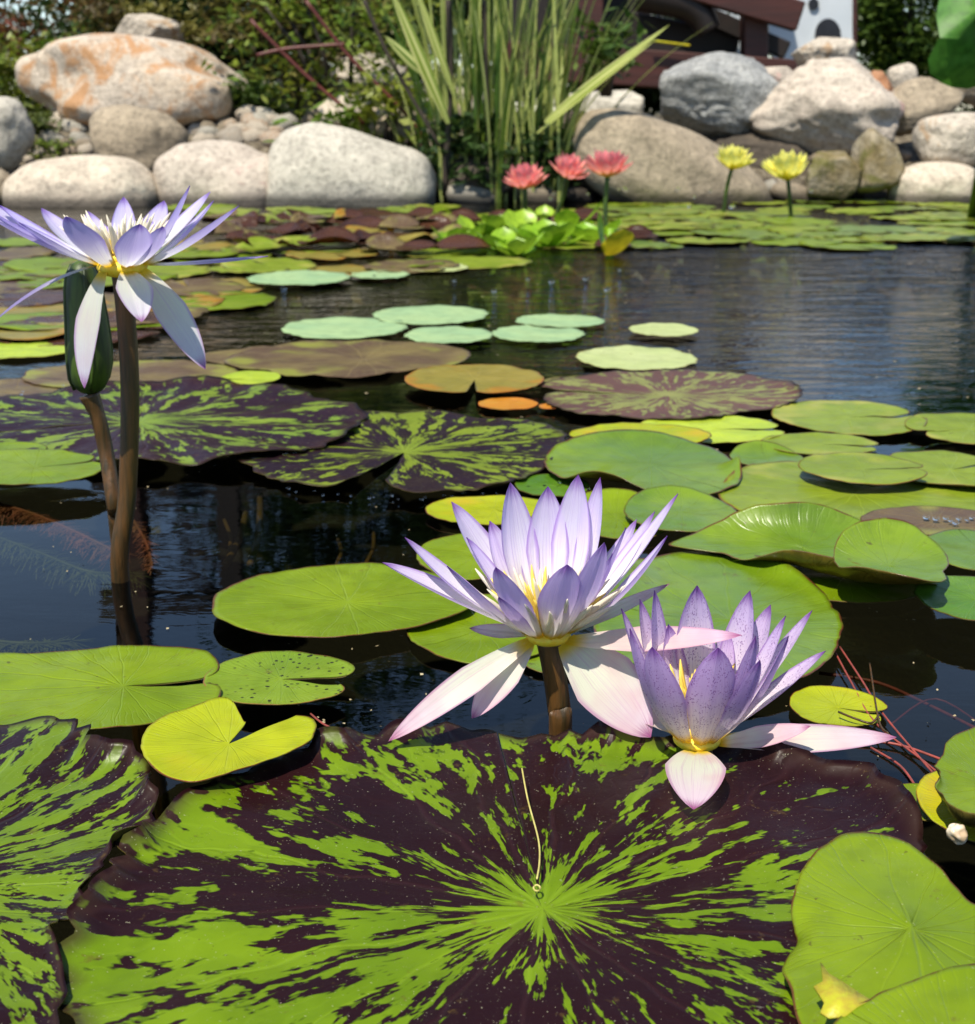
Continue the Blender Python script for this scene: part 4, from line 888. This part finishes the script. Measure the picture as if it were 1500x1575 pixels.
def leafcloud(name, c, rad, n, size, mat, label, cat, group=None, trunk=None, seed=0, clump=26, hang=.0, trunk_r=.05, flat=.6):
    """crown of leaf-sized faces gathered in clumps inside an ellipsoid, plus stems/trunk."""
    r = random.Random(seed); c = Vector(c); e = empty(name, (c.x, c.y, trunk if trunk is not None else c.z-rad[2]), label, cat, group); o0 = Vector(e.location)
    V, Fc = [], []; cl = []
    for _ in range(clump):
        while True:
            p = Vector((r.uniform(-1,1), r.uniform(-1,1), r.uniform(-1,1)))
            if .2 < p.length < 1: break
        cl.append((Vector((p.x*rad[0], p.y*rad[1], p.z*rad[2])), r.uniform(.16,.36)))
    for i in range(n):
        cc, cr = r.choice(cl); d = Vector((r.gauss(0,.5), r.gauss(0,.5), r.gauss(0,.5)*flat))
        p = c+cc+Vector((d.x*rad[0]*cr*1.6, d.y*rad[1]*cr*1.6, d.z*rad[2]*cr*1.6))-o0
        a = Vector((r.gauss(0,1), r.gauss(0,1), r.gauss(0,.6))).normalized(); b = a.cross(Vector((r.gauss(0,.5), r.gauss(0,.5), 1))).normalized()
        sz = size*r.uniform(.6,1.3); k = len(V)
        V += [p-a*sz, p-b*sz*.42+a*sz*.1, p+a*sz, p+b*sz*.42+a*sz*.1]; Fc.append((k, k+1, k+2, k+3))
    mesh_obj('crown' if cat == 'tree' else 'foliage', V, Fc, M[mat], e, smooth=False)
    if trunk is not None:
        top = Vector((0,0,c.z-o0.z)); v, f = tube(smoothpts([Vector((0,0,-.1)), top*.4+Vector((.1*rad[0],0,0)), top], 4), [trunk_r*(1-.06*i) for i in range(9)], 10); mesh_obj('trunk', v, f, M['bark'], e)
        for i in range(5):
            q = cl[i][0]+Vector((0,0,c.z-o0.z)); v, f = tube([top*.45, (top*.6+q)/2+Vector((0,0,.05)), q], [trunk_r*.5, trunk_r*.3, trunk_r*.1], 6); mesh_obj('limb', v, f, M['bark'], e)
    else:
        for i in range(5):
            q = c+cl[i][0]-o0; v, f = tube([Vector((q.x*.2, q.y*.2, -.05)), (q*.6), q], [.012,.008,.003], 6); mesh_obj('stem', v, f, M['bark'], e)
    return e
def gx(px, Y): return (px-CX)/F*Y*1.03
# shrubs low on the bank
leafcloud('flowering_shrub', (gx(60,7.2), 7.2, .62), (.75,.4,.32), 9000, .022, 'fol_red', 'reddish leafed shrub behind the rust-stained boulder at left', 'shrub', seed=1)
leafcloud('green_shrub', (gx(120,6.8), 6.8, .42), (.80,.3,.20), 9000, .02, 'fol_yel', 'low yellow-green shrub just behind the rust-stained boulder', 'shrub', seed=2)
leafcloud('moss_plant', (gx(25,5.6), 5.6, .22), (.22,.2,.12), 3500, .014, 'moss', 'mossy green ground plant between left boulders', 'plant', seed=3)
leafcloud('moss_plant', (gx(90,5.45), 5.5, .15), (.12,.1,.05), 1200, .012, 'fol_yel', 'small green tuft below the left end of the rust-stained boulder', 'plant', seed=33)
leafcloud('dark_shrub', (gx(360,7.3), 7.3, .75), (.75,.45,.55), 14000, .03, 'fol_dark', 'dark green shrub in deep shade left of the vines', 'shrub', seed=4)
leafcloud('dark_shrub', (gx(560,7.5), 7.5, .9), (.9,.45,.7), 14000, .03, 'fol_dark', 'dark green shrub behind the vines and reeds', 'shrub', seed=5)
leafcloud('olive_shrub', (gx(470,6.2), 6.4, .66), (.45,.25,.30), 2600, .026, 'fol_olive', 'olive brown dry-leaved shrub in the sun left of the vines', 'shrub', seed=61)
leafcloud('olive_shrub', (gx(230,6.5), 6.8, .62), (.35,.25,.2), 2600, .022, 'fol_olive', 'olive shrub behind the white angular rock', 'shrub', seed=62)
leafcloud('green_shrub', (gx(400,5.9), 5.95, .30), (.16,.14,.16), 1400, .022, 'fol_mid', 'small green plant beside the right end of the rust-stained boulder', 'shrub', seed=6)
leafcloud('vine_shrub', (gx(540,5.6), 5.8, .60), (.38,.2,.30), 1300, .026, 'fol_yel', 'trailing green vine with yellowing leaves left of the reeds', 'shrub', seed=7, clump=40)
leafcloud('vine_shrub', (gx(590,5.4), 5.4, .30), (.30,.14,.14), 420, .032, 'fol_yel', 'bright yellow-green vine leaves hanging above the tan rock', 'shrub', seed=8, clump=14)
leafcloud('vine_shrub', (gx(920,5.2), 5.2, .52), (.18,.12,.12), 260, .030, 'fol_mid', 'leafy green twigs reaching right out of the reeds', 'shrub', seed=88, clump=10)
leafcloud('marginal_plant', (gx(760,5.0), 5.05, .16), (.30,.14,.12), 1500, .026, 'fol_dark', 'dark low leaves at the foot of the reeds', 'plant', seed=89, clump=20)
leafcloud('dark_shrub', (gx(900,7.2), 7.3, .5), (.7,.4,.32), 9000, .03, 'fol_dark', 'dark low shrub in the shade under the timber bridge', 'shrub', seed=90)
for i, pts in enumerate([[(470,0),(540,90),(620,170),(650,215),(625,245)],[(395,85),(440,75),(500,70),(530,68)],[(385,30),(470,115),(560,190)],[(690,0),(692,120),(684,300)],[(560,0),(600,90),(680,230)],[(745,0),(748,100),(752,230)]]):
    Y = 5.35 if i < 3 else 5.0; pp = [PD(x, y, Y) for x, y in pts]; v, f = tube([q-pp[0] for q in smoothpts(pp, 5)], [.007+.005*(i == 3)]*(5*(len(pts)-1)+1), 7)
    tag(mesh_obj('twig', v, f, M['redtwig' if i < 3 else 'bark'], loc=pp[0]), ['arching dark red twig sloping down to the right among the vines','thin red twig running almost level over the bank','brown twig sloping through the vines','thick dark cane standing in the left reeds','slanting dark cane left of the reeds','upright dark cane in the middle of the reeds'][i], 'twig')
# tree trunk & post behind
v, f = tube([(0,0,-.1),(.02,0,1),(.0,0,3.2)], [.16,.13,.10], 12)
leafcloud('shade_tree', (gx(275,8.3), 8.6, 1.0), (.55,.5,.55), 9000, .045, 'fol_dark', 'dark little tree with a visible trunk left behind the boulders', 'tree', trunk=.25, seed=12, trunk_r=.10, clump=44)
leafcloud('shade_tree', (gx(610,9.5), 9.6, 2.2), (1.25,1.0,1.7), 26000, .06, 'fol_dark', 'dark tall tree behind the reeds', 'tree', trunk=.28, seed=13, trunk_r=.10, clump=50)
leafcloud('round_tree', (gx(1366,11), 11.2, .86), (.50,.5,.62), 22000, .035, 'fol_mid', 'sunlit green tree right of the white panel', 'tree', trunk=.28, seed=14, trunk_r=.08, clump=60)
leafcloud('background_tree', (gx(1620,12), 12.5, 1.35), (1.1,1.2,1.15), 16000, .06, 'fol_mid', 'green tree beyond the right picture edge behind the lotus', 'tree', trunk=.28, seed=15, trunk_r=.12, clump=40)
leafcloud('background_tree', (gx(-160,11), 11.5, 1.1), (1.0,1.0,.9), 14000, .06, 'fol_mid', 'green tree at the far left behind the reddish shrub', 'tree', trunk=.28, seed=16, trunk_r=.10, clump=40)
leafcloud('background_tree', (gx(930,13), 13.5, 1.5), (1.1,1.0,1.1), 16000, .06, 'fol_dark', 'dark tree behind the timber bridge', 'tree', trunk=.28, seed=17, trunk_r=.12, clump=40)

# timber bridge with white panel
def box_vf(c, sx, sy, sz, rot=0., rx=0.):
    ct, st = math.cos(rot), math.sin(rot); V = []
    for a in (-1,1):
        for b in (-1,1):
            for d in (-1,1):
                x, y, z_ = a*sx/2, b*sy/2, d*sz/2; V.append(Vector(c)+Vector((x*ct-z_*st, y, x*st+z_*ct)))
    return V, [(0,1,3,2),(4,6,7,5),(0,4,5,1),(2,3,7,6),(0,2,6,4),(1,5,7,3)]
def beam(px0, px1, Y, wpx, dep, name, mat, parent, org):
    a = PD(*px0, Y); b = PD(*px1, Y); d = b-a; L = math.hypot(d.x, d.z); ang = math.atan2(d.z, d.x)
    v, f = box_vf((a+b)/2-org, L, dep, wpx/pxm(Y), ang)
    o = mesh_obj(name, v, f, M[mat], parent, smooth=False)
    bv = o.modifiers.new('bevel', 'BEVEL'); bv.width = .006; bv.segments = 1
    return o
Yt = 6.6; org = PD(1160, 150, Yt)
e = empty('timber_bridge', org, 'dark red-brown timber bridge rail and post behind the right rock pile', 'bridge')
beam((1160,-330),(1160,150), Yt, 34, .12, 'post', 'timber', e, org)
beam((905,-200),(905,150), Yt+.05, 40, .12, 'post', 'timber', e, org)
beam((980,-24),(1210,78), Yt+.14, 24, .06, 'lower_rail', 'timberblack', e, org)
beam((1010,-40),(1230,26), Yt-.1, 40, .08, 'rail', 'timber', e, org)
beam((780,92),(1240,122), Yt-.02, 50, .16, 'deck_beam', 'timber', e, org)
beam((860,40),(1130,92), Yt+.22, 74, .06, 'side_board', 'timberblack', e, org)
beam((780,20),(1000,30), Yt+.3, 130, .06, 'side_board', 'timberblack', e, org)
beam((1000,62),(1062,70), Yt-.14, 3, .02, 'lit_edge', 'yleaf', e, org)  # thin yellow bar paints sunlight along the timber edge
beam((1175,108),(1225,118), Yt, 20, .10, 'foot_beam', 'timber', e, org)
beam((1010,-130),(1160,-130), Yt, 26, .1, 'top_rail', 'timber', e, org)
beam((780,-330),(1180,-330), Yt, 34, .14, 'top_beam', 'timber', e, org)
# curved dark brace
pp = [PD(x, y, Yt-.06)-org for x, y in [(985,-14),(1020,-4),(1055,6),(1078,24),(1090,48)]]; v, f = tube(smoothpts(pp, 4), [.085-.002*i for i in range(17)], 10); mesh_obj('curved_brace', v, f, M['timberblack'], e)
Yp = 7.1; org = PD(1250, 60, Yp)
e = empty('white_panel', org, 'white painted panel with dark round openings behind the rocks', 'panel')
def plate(px, Y, th, name, mat):
    pts = [PD(x, y, Y)-org for x, y in px]; n_ = len(pts); V = pts+[q+Vector((0,th,0)) for q in pts]
    return mesh_obj(name, V, [tuple(range(n_)), tuple(range(n_, 2*n_))[::-1]]+[(k, (k+1) % n_, (k+1) % n_+n_, k+n_) for k in range(n_)], M[mat], e, smooth=False)
plate([(1183,82),(1188,-120),(1300,-130),(1318,-110),(1316,100),(1225,110)], Yp, .06, 'board', 'panel')
plate([(1262+0+44*math.cos(a)*.0, 0) for a in (0,)]*0 or [(1313,-100),(1319,-100),(1318,104),(1312,104)], Yp-.01, .05, 'edge_strip', 'timber')
plate([(1274+20*math.cos(R(k*20)), 54-26*math.sin(R(k*20))) for k in range(10)][::1]+[(1254,66),(1294,66)][::1], Yp-.012, .010, 'dark_opening', 'darkhole')  # dark inside of each opening painted as a thin plate on the board
plate([(1252+8*math.cos(R(k*24)), 6-9*math.sin(R(k*24))) for k in range(15)], Yp-.012, .010, 'dark_opening', 'darkhole')
plate([(1237,112),(1243,70),(1262,20),(1268,-60),(1296,-60),(1308,20),(1316,90),(1305,112)], Yp-.006, .005, 'raised_relief', 'panel')
org = PD(1080, 30, 7.3)
e = empty('white_panel', org, 'pale panel seen through the gap of the timber bridge rail', 'panel')
plate([(985,-120),(1170,-120),(1170,90),(985,60)], 7.3, .04, 'board', 'panel')
# pergola reflected at left
Yg = 8.4; org = Vector((gx(160,Yg), Yg, .28))
e = empty('timber_post', PD(153, 60, 7.9), 'dark red-brown timber post at the top left behind the shrubs', 'post')
v, f = box_vf((0,0,.9), .12, .12, 2.4); mesh_obj('post_shaft', v, f, M['timber'], e, smooth=False)
v, f = box_vf((0,0,2.13), .16, .16, .05); mesh_obj('cap', v, f, M['timber'], e, smooth=False)
xl, xr = gx(205,Yg), gx(350,Yg)
e = empty('timber_pergola', (xl, Yg, .28), 'dark timber pergola with zigzag lattice mirrored in the left water', 'pergola')
for x in (0, xr-xl):
    v, f = box_vf((x,0,1.2), .13, .13, 2.4); mesh_obj('post', v, f, M['timberblack'], e, smooth=False)
for z_ in (1.62, 2.36):
    v, f = box_vf(((xr-xl)/2,0,z_), xr-xl+.5, .1, .14); mesh_obj('beam', v, f, M['timberblack'], e, smooth=False)
for k in range(6):
    for sgn in (1,):
        v, f = box_vf((.09+(xr-xl-.18)*(k % 2*.5+.25),.0,1.72+.1*k), .32, .04, .05, .5 if k % 2 else -.5); mesh_obj('lattice_bar', v, f, M['timberblack'], e, smooth=False)

# lotus at top right
Yq = 3.2
e = empty('lotus_plant', P(1490, 330), 'tall lotus leaves hanging into the top right corner', 'lotus'); org = Vector(e.location)
def disc(px, Y, tilt, mat='lotus', name='leaf'):
    pts = [PD(x, y, Y)-org for x, y in px]; c = sum(pts, Vector())/len(pts); V = [c+Vector((0,-.02,0))]; n_ = len(pts); Fc = []
    rings = 6
    for i in range(1, rings+1):
        for k, q in enumerate(pts):
            t = i/rings; d = (q-c)*t; V.append(c+d+Vector((0, -.03*(1-t*t)+tilt*d.z+.012*math.sin(k*1.7)*t, 0)))
    for k in range(n_): Fc.append((0, 1+k, 1+(k+1) % n_))
    for i in range(rings-1):
        for k in range(n_): a = 1+i*n_; Fc.append((a+k, a+n_+k, a+n_+(k+1) % n_, a+(k+1) % n_))
    mesh_obj(name, V, Fc, M[mat], e)
disc([(1432,60),(1438,25),(1450,-10),(1480,-60),(1560,-90),(1620,-20),(1580,30),(1530,25),(1490,40),(1460,62)], Yq, .9)
disc([(1440,60),(1431,90),(1434,112),(1450,126),(1475,134),(1500,136),(1560,120),(1590,60),(1540,20),(1490,30),(1462,45)], Yq+.12, -.6)
for x in (1500, 1540):
    a = PD(x, 40, Yq+.1)-org; v, f = tube(smoothpts([a, a*.5+Vector((.03,0,0)), Vector((0,.05,-.2))], 5), [.008]*11, 8); mesh_obj('stem', v, f, M['reed_dark'], e)

# ------------------------------------------------------------------ labels that say where each repeat stands
def to_px(p):
    d = p-CAM; z = d.dot(FW); return CX+F*d.x/z, CY-F*d.dot(UP)/z
def relabel(group, kindword, marks, rows, skip_dup=True):
    obs = [o for o in C.objects if o.get('group') == group and not o.parent]
    for o in obs:
        x, y = to_px(o.location)
        m = next((t for lim, t in marks if x < lim), marks[-1][1]); rw = next((t for lim, t in rows if y < lim), rows[-1][1])
        c = ''
        me = o.data
        if me and me.materials: c = {'leaf_olive_green':'olive-tinted','leaf_green':'green','leaf_brown':'brownish','leaf_copper':'coppery','leaf_bright_yellow':'yellow-green','leaf_orange':'orange','leaf_glossy_green':'glossy green','leaf_maroon':'dark maroon','rock_pale_beige':'beige','rock_pale_grey':'pale grey','rock_brown_grey':'brown-grey','rock_white':'whitish','rock_rust_stained':'rust-tinged'}.get(me.materials[0].name, '')
        w_ = o.dimensions.x if o.type == 'MESH' else 0
        med = sorted(q.dimensions.x for q in obs)[len(obs)//2]
        sz = '' if o.type != 'MESH' else ('broad' if w_ > med else 'small')
        o['label'] = ' '.join((sz+' '+c+' '+kindword+' '+rw+' '+m).split())
bpy.context.view_layer.update()
relabel('lily pads behind the tall left flower', 'pad', [(60,'at the left picture edge'),(200,'straight behind the tall left flower'),(900,'right of the tall left flower')], [(410,'far out'),(460,'halfway out'),(999,'nearer')])
relabel('far carpet of green pads', 'far pad', [(1000,'right of the pink lilies'),(1090,'left of the yellow lilies'),(1170,'below the left yellow lily'),(1260,'below the larger yellow lily'),(1380,'right of the yellow lilies'),(9999,'by the right picture edge')], [(330,'against the rocks'),(345,'behind the middle'),(362,'in front of the middle'),(999,'on the open-water edge')])
relabel('dark maroon curled leaves', 'curled leaf', [(440,'at the left of the maroon mass'),(530,'left of the red bud'),(620,'round the red bud'),(9999,'near the lime lettuce')], [(345,'at the back'),(362,'in the middle row'),(999,'at the front')])
relabel('olive pads before the maroon leaves', 'pad before the maroon leaves', [(450,'towards the tall left flower'),(600,'below the red bud'),(9999,'near the lime lettuce')], [(400,'farther out'),(999,'nearer')])
relabel('far pads at the foot of the boulders', 'far pad', [(430,'below the pinkish boulder'),(600,'below the wide pale boulder'),(9999,'below the reeds')], [(330,'touching the bank'),(999,'a little off the bank')])
for g, mk in (('loose stones under the rust-stained boulder', [(330,'beside the brown-grey boulder'),(380,'above the pinkish boulder'),(9999,'above the wide pale boulder')]), ('loose stones left of the brown boulder', [(75,'beside the left-edge boulder'),(110,'above the cream boulder'),(9999,'touching the brown-grey boulder')]), ('loose stones behind the wide pale boulder', [(500,'left of the vines'),(590,'among the vines'),(9999,'beside the reeds')]), ('loose stones on the right bank', [(1050,'by the pink lilies'),(1200,'left of the yellow lilies'),(1320,'right of the yellow lilies'),(9999,'below the bright cream boulder')])):
    relabel(g, 'loose stone', mk, [(200,'high on the bank'),(225,'halfway down the bank'),(999,'low on the bank')])
relabel('water lettuce rosettes', 'lime water lettuce rosette', [(740,'at the left end of the clump'),(800,'left of the clump centre'),(850,'below the pink lilies'),(9999,'at the right end of the clump')], [(360,'at the back'),(375,'in the middle'),(999,'at the front')])
relabel('splash droplets before the rocks', 'splash droplet', [(900,'left of the tan boulder'),(1050,'before the tan boulder'),(1150,'near the left yellow lily'),(9999,'right of the yellow lilies')], [(230,'high'),(275,'midway up'),(999,'just over the water')])

relabel('wet stones at the far waterline', 'wet waterline stone', [(760,'below the reeds'),(870,'behind the left pink lily'),(960,'behind the right pink lilies'),(1060,'below the tan boulder'),(1160,'behind the left yellow lily'),(1260,'behind the larger yellow lily'),(1370,'below the mossy stones'),(9999,'by the beige boulder')], [(302,'farther back'),(999,'at the very edge')])
